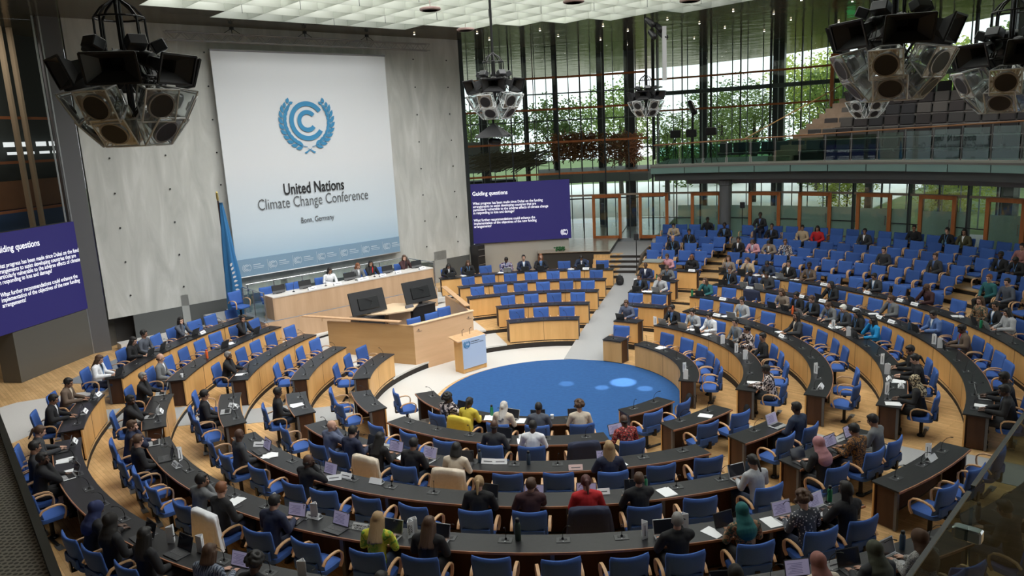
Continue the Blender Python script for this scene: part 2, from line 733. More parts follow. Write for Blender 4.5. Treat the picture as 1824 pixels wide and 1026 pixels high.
def stage_wall():
    pl = smat_plaster()
    m = MB()
    m.box((0, .12, 6.65), (15.75, .22, 9.7))
    struct('wall_stage', m, pl, loc=st(SW, .05, 0), rz=ST_RZ)
    d = MB()
    z0, z1 = 2.5, 10.6
    for i in range(9):
        for j in range(8):
            t = -7.1 + 14.2 * i / 8.0
            if -3.3 < t < 3.7:
                continue
            d.lathe([(.03, 0), (.03, .02)], 8, (t, -.005, z0 + (z1 - z0) * j / 7.0), Matrix.Rotation(PI / 2, 3, 'X'))
    struct('trim_20', d, BLACKP, loc=st(SW, .05, 0), rz=ST_RZ)
    # grey panels and pale posts under the hanging wall
    gp = mat('grey_panel', (.095, .10, .098), .5)
    wp = mat('pale_post', (.34, .35, .335), .6)
    for i, t in enumerate((-6.25, -4.35, -2.45, -.55, 1.35, 3.25, 5.15, 7.0)):
        m = MB()
        m.box((t, .05, 1.45), (1.62, .06, 1.35))
        struct('wall_base', m, gp, loc=st(SW, 0, 0), rz=ST_RZ)
        m = MB()
        m.box((t + .95, .08, 1.45), (.26 if i != 6 else .7, .14, 1.5))
        struct('wall_base', m, wp, loc=st(SW, 0, 0), rz=ST_RZ)
    m = MB()
    m.box((-4.4, -.25, .86), (6.6, .5, .24))
    struct('baseboard_stage', m, STONE, loc=st(SW, 0, 0), rz=ST_RZ)
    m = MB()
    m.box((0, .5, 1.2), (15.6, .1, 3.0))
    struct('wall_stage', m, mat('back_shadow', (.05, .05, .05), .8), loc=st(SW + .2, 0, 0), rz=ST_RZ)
    # dark service strip to the right of the plaster wall
    m = MB()
    m.box((7.97, .1, 6.0), (.2, .25, 11))
    struct('trim_21', m, DARKM, loc=st(SW, 0, 0), rz=ST_RZ)
    m = MB()
    m.box((-8.2, .1, 6.0), (.62, .3, 11))
    struct('trim_22', m, mat('grey_post', (.10, .10, .105), .5), loc=st(SW, 0, 0), rz=ST_RZ)
    m = MB()
    m.box((-8.62, -.05, 6.0), (.05, .05, 11))
    m.box((-8.45, -.05, 6.0), (.04, .04, 11))
    struct('trim_23', m, GREYM, loc=st(SW, 0, 0), rz=ST_RZ)


def text_mesh(txt, size, bold=0.0, align='LEFT', space=1.0, line=1.0, shear=0, xs=1.0, thick=.001):
    c = bpy.data.curves.new('txt', 'FONT')
    c.body = txt
    c.size = size
    c.align_x = align
    c.offset = bold
    c.extrude = thick
    c.space_character = space
    c.space_line = line
    c.resolution_u = 3
    o = bpy.data.objects.new('txt', c)
    link(o)
    dg = bpy.context.evaluated_depsgraph_get()
    me = bpy.data.meshes.new_from_object(o.evaluated_get(dg))
    me.materials.clear()
    bpy.data.objects.remove(o)
    bpy.data.curves.remove(c)
    # stand it up: text x -> x, text y -> z, facing -y
    for v in me.vertices:
        x, y, z = v.co
        v.co = (x * xs, -z, y)
    me.update()
    return me


def arc_pts(mb, r0, r1, a0, a1, n=40, y=0, th=.004):
    """flat C shape in the xz plane facing -y; angles counter-clockwise from +x"""
    vs, fs = [], []
    for i in range(n + 1):
        a = R(a0 + (a1 - a0) * i / n)
        for r in (r0, r1):
            for yy in (y, y - th):
                vs.append((r * math.cos(a), yy, r * math.sin(a)))
    for i in range(n):
        b, c = i * 4, (i + 1) * 4
        fs += [(b, c, c + 2, b + 2), (b + 1, b + 3, c + 3, c + 1), (b, b + 1, c + 1, c), (b + 2, c + 2, c + 3, b + 3)]
    fs += [(0, 2, 3, 1), (n * 4, n * 4 + 1, n * 4 + 3, n * 4 + 2)]
    mb.add(vs, fs)


def leaf(mb, c, ang, L, W_, y=0, th=.004):
    ca, sa = math.cos(ang), math.sin(ang)
    pts = []
    for u, v in ((0, 0), (.3, .42), (.62, .45), (1, 0), (.62, -.30), (.3, -.28)):
        x, z = u * L, v * W_
        pts.append((c[0] + ca * x - sa * z, c[1] + sa * x + ca * z))
    n = len(pts)
    vs = [(p[0], y, p[1]) for p in pts] + [(p[0], y - th, p[1]) for p in pts]
    fs = [tuple(range(n)), tuple(range(2 * n - 1, n - 1, -1))] + [(i, n + i, n + (i + 1) % n, (i + 1) % n) for i in range(n)]
    mb.add(vs, fs)


def emblem(Rr, simple=False):
    """two nested C rings inside a laurel wreath"""
    mb = MB()
    th = max(.003, Rr * .006)
    arc_pts(mb, Rr * .76, Rr * 1.0, 33, 325, 60, 0, th)
    arc_pts(mb, Rr * .34, Rr * .56, 38, 320, 40, 0, th)
    k = 1.46
    if simple:
        for sg in (1, -1):
            for a0, a1 in ((-62, 50),):
                arc = (a0, a1) if sg > 0 else (180 - a1, 180 - a0)
                arc_pts(mb, Rr * 1.22, Rr * 1.38, arc[0], arc[1], 24, 0, th)
        return mb
    for sg in (1, -1):
        arc_pts(mb, Rr * 1.30, Rr * 1.335, *((-84, 30) if sg > 0 else (150, 264)), 40, 0, th)
        for i in range(11):
            a = -74 + i * 11.5
            ar = R(a)
            for side, rr in ((1, 1.36), (-1, 1.29)):
                p = (Rr * rr * math.cos(ar) * sg, Rr * rr * math.sin(ar))
                t = ar + PI / 2 - side * R(26)
                if sg < 0:
                    t = PI - t
                leaf(mb, p, t, Rr * (.42 if i < 9 else .30), Rr * .24 * (1 if side > 0 else .8), 0, th)
        mb.add([(sg * Rr * .05, 0, -Rr * 1.42), (sg * Rr * .16, 0, -Rr * 1.36), (-sg * Rr * .22, 0, -Rr * 1.66), (-sg * Rr * .33, 0, -Rr * 1.60),
                (sg * Rr * .05, -th, -Rr * 1.42), (sg * Rr * .16, -th, -Rr * 1.36), (-sg * Rr * .22, -th, -Rr * 1.66), (-sg * Rr * .33, -th, -Rr * 1.60)],
               [(0, 1, 2, 3), (7, 6, 5, 4), (0, 4, 5, 1), (1, 5, 6, 2), (2, 6, 7, 3), (3, 7, 4, 0)])
    return mb


def banner():
    s_ = SW - .30
    k = (s_ + 14.28) / (13.3 + 14.28)
    t0, t1 = -3.41 * 1 + .0, 3.75
    z0, z1 = 2.52, 10.66
    r = thing('conference_banner', 'tall white conference banner with blue emblem hanging on the stage wall', 'banner', st(s_, 0, 0), ST_RZ)
    # sheet with vertical wash from white to pale blue printed on it
    m = bpy.data.materials.new('banner_print')
    m.use_nodes = True
    N, L = nt(m)
    b = N['Principled BSDF']
    b.inputs['Roughness'].default_value = .7
    tc = N.new('ShaderNodeTexCoord')
    sp = N.new('ShaderNodeSeparateXYZ')
    mr = N.new('ShaderNodeMapRange')
    mr.inputs[1].default_value = z0
    mr.inputs[2].default_value = z1
    cr = N.new('ShaderNodeValToRGB')
    e = cr.color_ramp.elements
    e[0].position, e[0].color = .06, (.36, .50, .62, 1)
    e[1].position, e[1].color = .50, (.64, .66, .68, 1)
    x = e.new(.20)
    x.color = (.52, .61, .68, 1)
    L.new(tc.outputs['Object'], sp.inputs[0])
    L.new(sp.outputs[2], mr.inputs[0])
    L.new(mr.outputs[0], cr.inputs[0])
    L.new(cr.outputs[0], b.inputs['Base Color'])
    mb = MB()
    vs, fs = [], []
    nx, nz = 24, 10
    for j in range(nz + 1):
        for i in range(nx + 1):
            x_ = t0 + (t1 - t0) * i / nx
            z_ = z0 + (z1 - z0) * j / nz
            vs.append((x_, 0, z_))
    for j in range(nz):
        for i in range(nx):
            a = j * (nx + 1) + i
            fs.append((a, a + 1, a + nx + 2, a + nx + 1))
    mb.add(vs, fs)
    mb.box(((t0 + t1) / 2, .02, (z0 + z1) / 2), (t1 - t0, .03, z1 - z0))
    obj('banner_sheet', mb, m, r)
    mb = MB()
    mb.box(((t0 + t1) / 2, .0, z0 + .34), (t1 - t0, .044, .66))
    obj('banner_footer', mb, mat('footer_blue', (.20, .31, .42), .7), r)
    for zz_ in (z0, z1):
        mb = MB()
        mb.tube([(t0 - .02, 0, zz_), (t1 + .02, 0, zz_)], .035, 8)
        obj('banner_rail', mb, GREYM, r)
    mc = (t0 + t1) / 2
    eb = mat('emblem_blue', (.04, .235, .44), .6)
    o = obj('emblem', emblem(.74), eb, r, (mc - .16, -.03, 8.14))
    ink = mat('ink_black', (.012, .012, .014), .6)
    ink2 = mat('ink_grey', (.09, .095, .10), .6)
    for txt, sz, bold, z, mm, xs in (('United Nations', .60, .010, 5.42, ink, .70), ('Climate Change Conference', .59, -.004, 4.93, ink2, .70), ('Bonn, Germany', .31, .001, 4.27, ink2, .73)):
        part('lettering', text_mesh(txt, sz, bold, 'CENTER', xs=xs), mm, r, (mc - .14, -.03, z))
    fw = mat('footer_white', (.50, .58, .65), .6)
    for i in range(7):
        x_ = t0 + (i + .34) * (t1 - t0) / 7 + .02
        obj('footer_emblem', emblem(.125, True), fw, r, (x_, -.03, z0 + .34))
        mb = MB()
        mb.box((x_ + .40, -.026, z0 + .42), (.28, .006, .035))
        mb.box((x_ + .46, -.026, z0 + .34), (.42, .006, .022))
        mb.box((x_ + .46, -.026, z0 + .28), (.40, .006, .018))
        if i < 6:
            mb.box((x_ + .82, -.026, z0 + .34), (.010, .006, .44))
        obj('footer_line', mb, fw, r)


def truss():
    r = thing('lighting_truss', 'long horizontal aluminium lattice truss above the banner', 'truss', st(SW - .45, 0, 11.05), ST_RZ)
    al = mat('aluminium', (.30, .30, .29), .5, .3)
    mb = MB()
    x0, x1 = -4.9, 5.9
    for y in (-.12, .12):
        for z in (-.13, .13):
            mb.tube([(x0, y, z), (x1, y, z)], .022, 6)
    n = 40
    for i in range(n):
        a = x0 + (x1 - x0) * i / n
        b_ = x0 + (x1 - x0) * (i + 1) / n
        s_ = 1 if i % 2 else -1
        for y in (-.12, .12):
            mb.tube([(a, y, -.13 * s_), (b_, y, .13 * s_)], .011, 5)
    obj('lattice', mb, al, r)
    for x_ in (-2.6, .2, 2.9):
        mb = MB()
        mb.tube([(x_, 0, .1), (x_, 0, .42)], .015, 6)
        mb.tube([(x_ - .35, 0, .13), (x_, 0, .34), (x_ + .35, 0, .13)], .012, 6)
        mb.box((x_, 0, .34), (.12, .1, .1))
        obj('hanger', mb, BLACK, r)


def led(name, label, origin, rz, w_, z0, z1, plinth):
    r = thing(name, label, 'screen', origin, rz)
    mb = MB()
    mb.box((w_ / 2, .10, (z0 + z1) / 2), (w_, .18, z1 - z0))
    obj('screen_housing', mb, BLACKP, r)
    sc = mat('screen_indigo', (.012, .010, .05), .5, emit=1.0, ecol=(.014, .011, .088))
    mb = MB()
    mb.box((w_ / 2, 0, (z0 + z1) / 2), (w_ - .02, .02, z1 - z0 - .02))
    obj('display', mb, sc, r)
    wt = mat('screen_white', (.8, .8, .85), .5, emit=.75, ecol=(.80, .80, .88))
    h = z1 - z0
    k = h / 2.85
    part('headline', text_mesh('Guiding questions', .27 * k, .004, xs=.86), wt, r, (.36, -.018, z1 - .55 * k))
    l1 = 'What progress has been made since Dubai on the funding\narrangements to assist developing countries that are\nparticularly vulnerable to the adverse effects of climate change\nin responding to loss and damage?'
    l2 = 'What further recommendations could enhance the\nimplementation of the objectives of the new funding\narrangements?'
    for ll, zz_ in ((l1, .98), (l2, 1.78)):
        for q_, ln_ in enumerate(ll.split('\n')):
            part('text_line', text_mesh(ln_, .178 * k, .0025, xs=.80), wt, r, (.36, -.018, z1 - (zz_ + .150 * q_) * k))
    mb = MB()
    for z in (z1 - .93 * k, z1 - 1.73 * k):
        mb.lathe([(.028, 0), (.028, .006)], 10, (.27, -.016, z), Matrix.Rotation(PI / 2, 3, 'X'))
    obj('bullet_mark', mb, wt, r)
    obj('emblem', emblem(.125, True), wt, r, (w_ - .34, -.016, z0 + .32))
    return r


def screens():
    # left one: end points on a line running away from the camera
    A = Vector((-15.10, 4.93, 0))
    d = Vector((-.59, -4.29, 0)).normalized()
    W_ = 4.95
    org = A + d * W_
    led('led_screen', 'indigo screen of guiding questions, cut off by the left edge', org, math.atan2(-d.y, -d.x), W_, 2.30, 5.2, None)
    rz = math.atan2(-d.y, -d.x)
    mb = MB()
    mb.box((2.75, .32, 1.53), (4.40, .62, 1.53))
    struct('wall_left', mb, mat('plinth_grey', (.105, .10, .088), .34), loc=org, rz=rz)
    A = Vector((-3.84, 15.27, 0))
    d = Vector((4.29, .5, 0)).normalized()
    led('led_screen', 'indigo screen of guiding questions right of the stage wall', A, math.atan2(d.y, d.x), 4.98, 2.24, 5.06, None)
    mb = MB()
    mb.box((2.62, .42, 1.485), (4.5, .62, 1.45))
    struct('wall_right', mb, mat('plinth_beige', (.36, .34, .30), .5), loc=A, rz=math.atan2(d.y, d.x))


def podium():
    s0 = 9.9
    tl, tr = -3.5, 3.2
    r = thing('podium_desk', 'long light wooden presidium desk with white top on the stage', 'podium', st(s0, 0, 0), ST_RZ)
    mb = MB()
    mb.box(((tl + tr) / 2, .03, 1.79), (tr - tl, .05, .82))
    obj('front_panel', mb, PODW, r)
    for x_ in (tl, tr):
        mb = MB()
        mb.box((x_, .38, 1.79), (.05, .75, .82))
        obj('side_panel', mb, PODW, r)
    mb = MB()
    mb.box(((tl + tr) / 2, .36, 2.19), (tr - tl + .02, .74, .035))
    obj('desktop', mb, mat('podium_top', (.70, .67, .63), .35), r)
    mb = MB()
    mb.box(((tl + tr) / 2, .70, 2.0), (tr - tl - .1, .03, .34))
    obj('inner_shelf', mb, PODW, r)
    # platform on which the presidium sits
    mb = MB()
    mb.box(((tl + tr) / 2 - .15, 1.75, .98), (tr - tl + .5, 3.6, .82))
    struct('floor', mb, PODW, loc=st(s0, 0, 0), rz=ST_RZ)
    mb = MB()
    mb.box(((tl + tr) / 2 - .15, 1.75, 1.395), (tr - tl + .52, 3.6, .014))
    struct('floor', mb, GREYC, loc=st(s0, 0, 0), rz=ST_RZ)
    mb = MB()
    mb.box(((tl + tr) / 2, -.02, 1.385), (tr - tl + .5, .05, .03))
    struct('trim_24', mb, OAKH, loc=st(s0, 0, 0), rz=ST_RZ)
    # white steps at the right end
    for i in range(4):
        mb = MB()
        mb.box((tr + .42, .4 + .25 * i, .78 + .16 * i), (.44, .5, .16))
        struct('floor', mb, STONE, loc=st(s0, 0, 0), rz=ST_RZ)
    mb = MB()
    mb.box((tl - .85, 1.9, 1.0), (.9, 2.6, .78))
    struct('floor', mb, GREYF, loc=st(s0, 0, 0), rz=ST_RZ)
    # glass balustrade behind the presidium
    g = thing('glass_balustrade', 'glass balustrade with steel posts behind the presidium below the banner', 'railing', st(s0 + 2.1, 0, 0), ST_RZ)
    mb = MB()
    mb.tube([(-3.55, 0, 2.42), (3.35, 0, 2.42)], .028, 8)
    obj('handrail', mb, STEEL, g)
    xs = [-3.5, -2.5, -1.37, -.25, .9, 2.05, 3.3]
    for x_ in xs:
        mb = MB()
        mb.tube([(x_, 0, 1.4), (x_, 0, 2.42)], .022, 8)
        mb.box((x_, -.02, 2.2), (.09, .03, .06))
        obj('post', mb, STEEL, g)
    for a, b_ in zip(xs[:-1], xs[1:]):
        mb = MB()
        mb.box(((a + b_) / 2, .02, 1.92), (b_ - a - .06, .012, .9))
        obj('glass_pane', mb, GLASS, g)
    for nm, x0, yy in (('stage left', -3.75, 1), ('stage right', 3.38, 1)):
        g = thing('side_railing', 'short steel and glass side railing at the %s end of the presidium' % ('left' if x0 < 0 else 'right'), 'railing', st(s0, 0, 0), ST_RZ)
        mb = MB()
        mb.tube([(x0, .15, 1.4), (x0, .15, 2.38), (x0, 1.95, 2.38), (x0, 1.95, 1.4)], .024, 8)
        mb.tube([(x0, 1.05, 1.4), (x0, 1.05, 2.38)], .018, 8)
        obj('rail_frame', mb, STEEL, g)
        mb = MB()
        mb.box((x0, 1.05, 1.9), (.012, 1.7, .85))
        obj('glass_pane', mb, GLASS, g)


def steno():
    """stenographers' enclosure in front of the podium"""
    r = thing('rostrum_enclosure', 'light wooden splayed enclosure in front of the presidium desk', 'rostrum', st(5.0, 0, 0), ST_RZ)
    Lp = [(-1.19, 0), (-2.55, 3.05)]
    Rp = [(1.22, 0), (2.45, 3.05)]

    def wall(p, q, z0a, z0b, z1a, z1b, th):
        a, b_ = Vector((*p, 0)), Vector((*q, 0))
        d = (b_ - a).normalized()
        n_ = Vector((-d.y, d.x, 0)) * th
        mb = MB()
        vs = []
        for u, z0, z1 in ((a, z0a, z1a), (b_, z0b, z1b)):
            for o_ in (Vector((0, 0, 0)), n_):
                for z in (z0, z1):
                    vs.append((u.x + o_.x, u.y + o_.y, z))
        mb.add(vs, [(0, 1, 3, 2), (4, 6, 7, 5), (0, 4, 5, 1), (2, 3, 7, 6), (0, 2, 6, 4), (1, 5, 7, 3)])
        return mb
    obj('front_panel', wall(Lp[0], Rp[0], 0, 0, 1.50, 1.50, .10), OAKH, r)
    obj('side_panel', wall(Lp[1], Lp[0], .0, 0, 1.46, 1.50, .08), wood('golden_veneer', (.56, .34, .15), (.47, .27, .11), 3, (.15, .15, 1.2)), r)
    obj('side_panel', wall(Rp[0], Rp[1], 0, .0, 1.50, 1.46, .08), OAKH, r)
    mb = MB()
    mb.prism([(-1.22, -.03), (1.26, -.03), (1.32, .14), (-1.28, .14)], 1.50, 1.525)
    obj('cap_board', mb, mat('pale_beech', (.74, .55, .36), .4), r)
    # slanted reading rails left and right
    for sg, nm in ((-1, 'left'), (1, 'right')):
        mb = MB()
        a = Vector((sg * 1.36, .45, 1.60))
        b_ = Vector((sg * 2.95, 3.9, 1.60))
        d = (b_ - a).normalized()
        n_ = Vector((-d.y, d.x, 0)) * .10
        mb.strip([a, b_], .20, .03, n_)
        for u in (.12, .5, .8):
            p = a.lerp(b_, u)
            mb.tube([(p.x, p.y, 1.45), (p.x, p.y, 1.6)], .012, 6)
        obj('hand_rail', mb, ARMW, r)
    # floor inside: sunken well with carpet
    # logos of the hall on the front
    for x_ in (-1.02, 1.0):
        mb = MB()
        mb.box((x_, -.004, 1.30), (.12, .006, .012))
        mb.box((x_ + .02, -.004, 1.34), (.05, .006, .03))
        mb.box((x_ + .06, -.004, 1.27), (.16, .006, .008))
        obj('hall_mark', mb, mat('mark_grey', (.12, .09, .08), .6), r)
    # speaker's table between the two televisions
    t = thing('speaker_table', 'light wooden angular table between the two large monitors', 'table', st(7.6, 0, 0), ST_RZ)
    mb = MB()
    mb.prism([(-.75, -.35), (.15, -.62), (.85, .05), (.35, .9), (-.9, .8), (-1.5, .35)], 1.44, 1.48)
    obj('tabletop', mb, mat('pale_beech', (.74, .55, .36), .4), t)
    mb = MB()
    mb.box((-.05, .15, .95), (.9, .5, .98))
    obj('pedestal', mb, PODW, t)
    # document stand
    mb = MB()
    mb.prism([(-.16, -.04), (.16, -.04), (.16, .05), (-.16, .05)], 0, .012)
    mb.add([(-.16, -.05, 0), (.16, -.05, 0), (.16, .02, .1), (-.16, .02, .1), (-.16, .05, 0), (.16, .05, 0)], [(0, 1, 2, 3), (4, 3, 2, 5), (0, 3, 4), (1, 5, 2)])
    tag(obj('name_stand', mb, mat('slate_plastic', (.06, .06, .075), .5), None, st(7.35, .28, 1.48), ST_RZ), 'dark triangular name stand on the angular wooden table', 'name stand')
    # televisions seen from behind, leaning back, on black cabinets
    for i, (tt, zc, lab) in enumerate(((-1.15, 1.83, 'left'), (1.0, 1.80, 'right'))):
        c = thing('monitor_cabinet', 'black cabinet carrying the %s large monitor inside the wooden enclosure' % lab, 'cabinet', st(7.7, tt, 0), ST_RZ)
        mb = MB()
        mb.rbox((0.0, .1, .82), (1.0, .6, 1.16), .02)
        obj('body', mb, BLACKP, c)
        mb = MB()
        mb.box((0.0, .1, 1.41), (1.04, .64, .03))
        obj('top_board', mb, mat('cab_top', (.05, .05, .055), .3), c)
        v = thing('television', 'large black monitor seen from behind, %s of the two' % lab, 'monitor', st(7.75, tt + .02, 1.42), ST_RZ)
        Mx = Matrix.Rotation(R(-17), 3, 'X')
        mb = MB()
        mb.rbox((0, 0, .48), (1.36, .05, .79), .012, 0, Mx)
        obj('screen_panel', mb, BLACKP, v)
        mb = MB()
        mb.rbox((0, -.045, .44), (.78, .05, .42), .015, 0, Mx)
        obj('rear_housing', mb, mat('tv_rear', (.008, .008, .009), .35), v)
        mb = MB()
        mb.box((0, -.02, .1), (.12, .05, .24))
        mb.rbox((0, -.02, .015), (.5, .28, .02), .006)
        obj('stand', mb, BLACKP, v)
        mb = MB()
        mb.tube([(-.1, -.09, .62), (.14, -.08, .50), (.05, -.10, .36), (.2, -.06, .30), (.16, -.05, .1)], .01, 5)
        obj('cable', mb, BLACKP, v)


def lectern():
    r = thing('lectern', 'wooden lectern with pale blue emblem panel at the edge of the round carpet', 'lectern', st(3.6, .08, 0), ST_RZ)
    for x_ in (-.44, .44):
        mb = MB()
        mb.box((x_, .2, .52), (.06, .42, 1.04))
        obj('side_panel', mb, OAK, r)
    mb = MB()
    mb.box((0, .03, .52), (.9, .05, 1.0))
    obj('front_panel', mb, OAK, r)
    mb = MB()
    mb.box((.0, -.01, .62), (.93, .03, .94))
    obj('sign_board', mb, mat('sign_blue', (.52, .62, .78), .5), r)
    mb = MB()
    Mx = Matrix.Rotation(R(10), 3, 'X')
    mb.rbox((-.05, .24, 1.09), (1.16, .5, .045), .012, 0, Mx)
    obj('top_board', mb, ARMW, r)
    eb = mat('emblem_blue')
    obj('emblem', emblem(.085), eb, r, (-.30, -.03, .93))
    part('lettering', text_mesh('United Nations', .055, .0006), mat('ink_black'), r, (-.14, -.03, .96))
    part('lettering', text_mesh('Climate Change Conference', .044, 0), mat('ink_grey'), r, (-.14, -.03, .90))
    mb = MB()
    mb.tube([(-.2, .3, 1.1), (-.22, .28, 1.3), (-.2, .2, 1.36)], .008, 6)
    mb.tube([(.1, .3, 1.1), (.08, .28, 1.3), (.1, .2, 1.36)], .008, 6)
    obj('microphone', mb, BLACK, r)


def flag():
    r = thing('flag_on_pole', 'furled pale blue flag on dark pole with brass tip beside the banner', 'flag', st(12.2, -4.05, .76))
    mb = MB()
    mb.lathe([(.20, 0), (.20, .03), (.05, .06)], 20)
    obj('base', mb, BLACK, r)
    mb = MB()
    mb.tube([(0, 0, .04), (-.04, 0, 4.75)], .028, 10)
    obj('pole', mb, mat('dark_pole', (.04, .02, .015), .4), r)
    mb = MB()
    mb.tube([(-.04, 0, 4.72), (-.04, 0, 4.8), (-.045, 0, 5.0), (-.045, 0, 5.05)], [.03, .045, .038, .008], 10)
    obj('finial', mb, mat('brass', (.55, .42, .15), .35, .9), r)
    # furled cloth with folds
    vs, fs = [], []
    nz, na = 30, 28
    for j in range(nz + 1):
        u = j / nz
        z = 4.65 - u * 4.15
        w_ = .05 + .20 * min(1, u * 1.6) - .05 * max(0, u - .7)
        for i in range(na):
            a = 2 * PI * i / na
            rr = w_ * (1 + .26 * math.sin(5 * a + 3 * u) + .1 * math.sin(9 * a - 5 * u))
            vs.append((.03 + w_ * .45 + rr * math.cos(a), rr * .55 * math.sin(a), z))
    for j in range(nz):
        for i in range(na):
            i2 = (i + 1) % na
            fs.append((j * na + i, j * na + i2, (j + 1) * na + i2, (j + 1) * na + i))
    fs.append(tuple(range(na)))
    fs.append(tuple(range(len(vs) - 1, len(vs) - na - 1, -1)))
    mb = MB()
    mb.add(vs, fs)
    obj('flag_cloth', mb, mat('flag_blue', (.03, .16, .36), .8), r, smooth=True)
    mb = MB()
    for k in range(9):
        leaf(mb, (.18 + .012 * k, 2.4 - .14 * k), R(60 - 10 * k), .16, .1, -.15)
    obj('flag_emblem', mb, WHITE, r)

# ================================================================== FURNITURE
def chair_meshes():
    M = {}
    # backrest: curved cushion, slightly concave, top edge dips in the middle
    W_, H0, H1 = .56, .50, .96
    nx, nz = 10, 8
    vs, fs = [], []
    for side in (0, 1):
        for j in range(nz + 1):
            v = j / nz
            for i in range(nx + 1):
                u = i / nx * 2 - 1
                ww = W_ / 2 * (1 - .06 * (1 - v)) * (1 - .05 * (v > .9))
                x = u * ww
                z = H0 + (H1 - H0) * v + .022 * u * u * v - .01
                y = -.235 - .055 * v + .05 * (1 - u * u) * -1 + .045
                y += .03 * (1 - v) ** 2
                t = .034 * (1 - .55 * abs(u) ** 6) * (1 - .5 * (abs(2 * v - 1)) ** 6)
                y += t if side == 0 else -t
                vs.append((x, y, z))
    N_ = (nx + 1) * (nz + 1)
    for j in range(nz):
        for i in range(nx):
            a = j * (nx + 1) + i
            fs.append((a, a + nx + 1, a + nx + 2, a + 1))
            b = a + N_
            fs.append((b, b + 1, b + nx + 2, b + nx + 1))
    for i in range(nx):
        a, b = i, i + N_
        fs.append((a, a + 1, b + 1, b))
        a, b = nz * (nx + 1) + i, nz * (nx + 1) + i + N_
        fs.append((a, b, b + 1, a + 1))
    for j in range(nz):
        a, b = j * (nx + 1), j * (nx + 1) + N_
        fs.append((a, b, b + nx + 1, a + nx + 1))
        a, b = a + nx, b + nx
        fs.append((a, a + nx + 1, b + nx + 1, b))
    M['backrest'] = MB().add(vs, fs).mesh('backrest', True)
    # lower rear shell (seam band)
    mb = MB()
    mb.rbox((0, -.262, .56), (.46, .05, .17), .02)
    M['rear_shell'] = mb.mesh('rear_shell', 'auto')
    # seat cushion
    vs, fs = [], []
    n = 24
    for z, k in ((.385, .86), (.40, .98), (.44, 1.0), (.468, .96), (.474, .8)):
        for i in range(n):
            a = 2 * PI * i / n
            ca, sa = math.cos(a), math.sin(a)
            x = .265 * k * math.copysign(abs(ca) ** .45, ca)
            y = .02 + .25 * k * math.copysign(abs(sa) ** .45, sa)
            zz = z - (.02 if (y > .2 and z > .43) else 0)
            vs.append((x, y, zz))
    for j in range(4):
        for i in range(n):
            i2 = (i + 1) % n
            fs.append((j * n + i, j * n + i2, (j + 1) * n + i2, (j + 1) * n + i))
    fs.append(tuple(range(n - 1, -1, -1)))
    fs.append(tuple(range(4 * n, 5 * n)))
    M['seat'] = MB().add(vs, fs).mesh('seat', 'auto')
    for sg in (-1, 1):
        x = sg * .30
        pts = [(x, -.22, .60), (x, -.16, .665), (x, -.05, .69), (x, .06, .69), (x, .13, .67), (x, .175, .62), (x, .18, .55), (x * .98, .165, .47), (x * .93, .14, .405)]
        mb = MB()
        mb.strip(pts, .045, .022, (1, 0, 0))
        M['armrest%d' % sg] = mb.mesh('armrest', 'auto')
    mb = MB()
    mb.lathe([(.036, .03), (.036, .30), (.05, .32), (.11, .375), (.12, .388)], 12)
    mb.box((0, -.16, .40), (.08, .26, .025))
    mb.box((0, -.29, .47), (.07, .03, .16))
    M['column'] = mb.mesh('column', 'auto')
    mb = MB()
    mb.rbox((.17, -.05, .018), (.46, .055, .032), .008)
    mb.lathe([(.075, 0), (.075, .025), (.05, .05)], 14)
    M['foot'] = mb.mesh('foot', 'auto')
    mb = MB()
    mb.box((.46, -.05, .008), (.24, .10, .012))
    M['floor_plate'] = mb.mesh('floor_plate')
    return M


CM = None


def make_chair(loc, rz, label, group=None, full=True, dark=False):
    t = thing('armchair', label, 'chair', loc, rz, group)
    part('seat', CM['seat'], BLUE, t)
    part('backrest', CM['backrest'], BLUEB if dark else BLUE, t)
    part('armrest', CM['armrest-1'], ARMW, t)
    part('armrest', CM['armrest1'], ARMW, t)
    part('column', CM['column'], BLACK, t)
    if full:
        part('rear_shell', CM['rear_shell'], BLUE, t)
        part('foot', CM['foot'], BLACK, t)
        part('floor_plate', CM['floor_plate'], GREYM, t)
    return t


def rz_in(az):
    """rotation that turns local +y towards the middle of the hall"""
    a = R(az)
    return math.atan2(math.sin(a), -math.cos(a)) * 1.0 if False else PI - a


MIC = {}


def console_meshes():
    mb = MB()
    mb.rbox((0, 0, .004), (.21, .15, .010), .004)
    MIC['console'] = mb.mesh('c', False)
    mb = MB()
    mb.box((0, .015, .011), (.115, .05, .006))
    MIC['slot'] = mb.mesh('s')
    mb = MB()
    mb.box((-.0, -.04, .011), (.02, .012, .005))
    MIC['button'] = mb.mesh('b')
    mb = MB()
    mb.tube([(0, .02, .01), (0, .02, .10), (.01, -.0, .18), (.03, -.05, .245), (.045, -.10, .27)], .0048, 5)
    mb.tube([(.045, -.10, .27), (.06, -.14, .275)], .009, 6)
    mb.lathe([(.022, .008), (.018, .03), (.008, .04)], 8, (0, .02, 0))
    MIC['goose'] = mb.mesh('g', 'auto')


DESKS = {'NB': 'near centre block', 'NL': 'left corner block', 'LF': 'left stage block', 'CF': 'rear centre block',
         'SM': 'narrow aisle block', 'RF': 'right curved block', 'RC': 'near right block', 'BK': 'deskless back rows'}


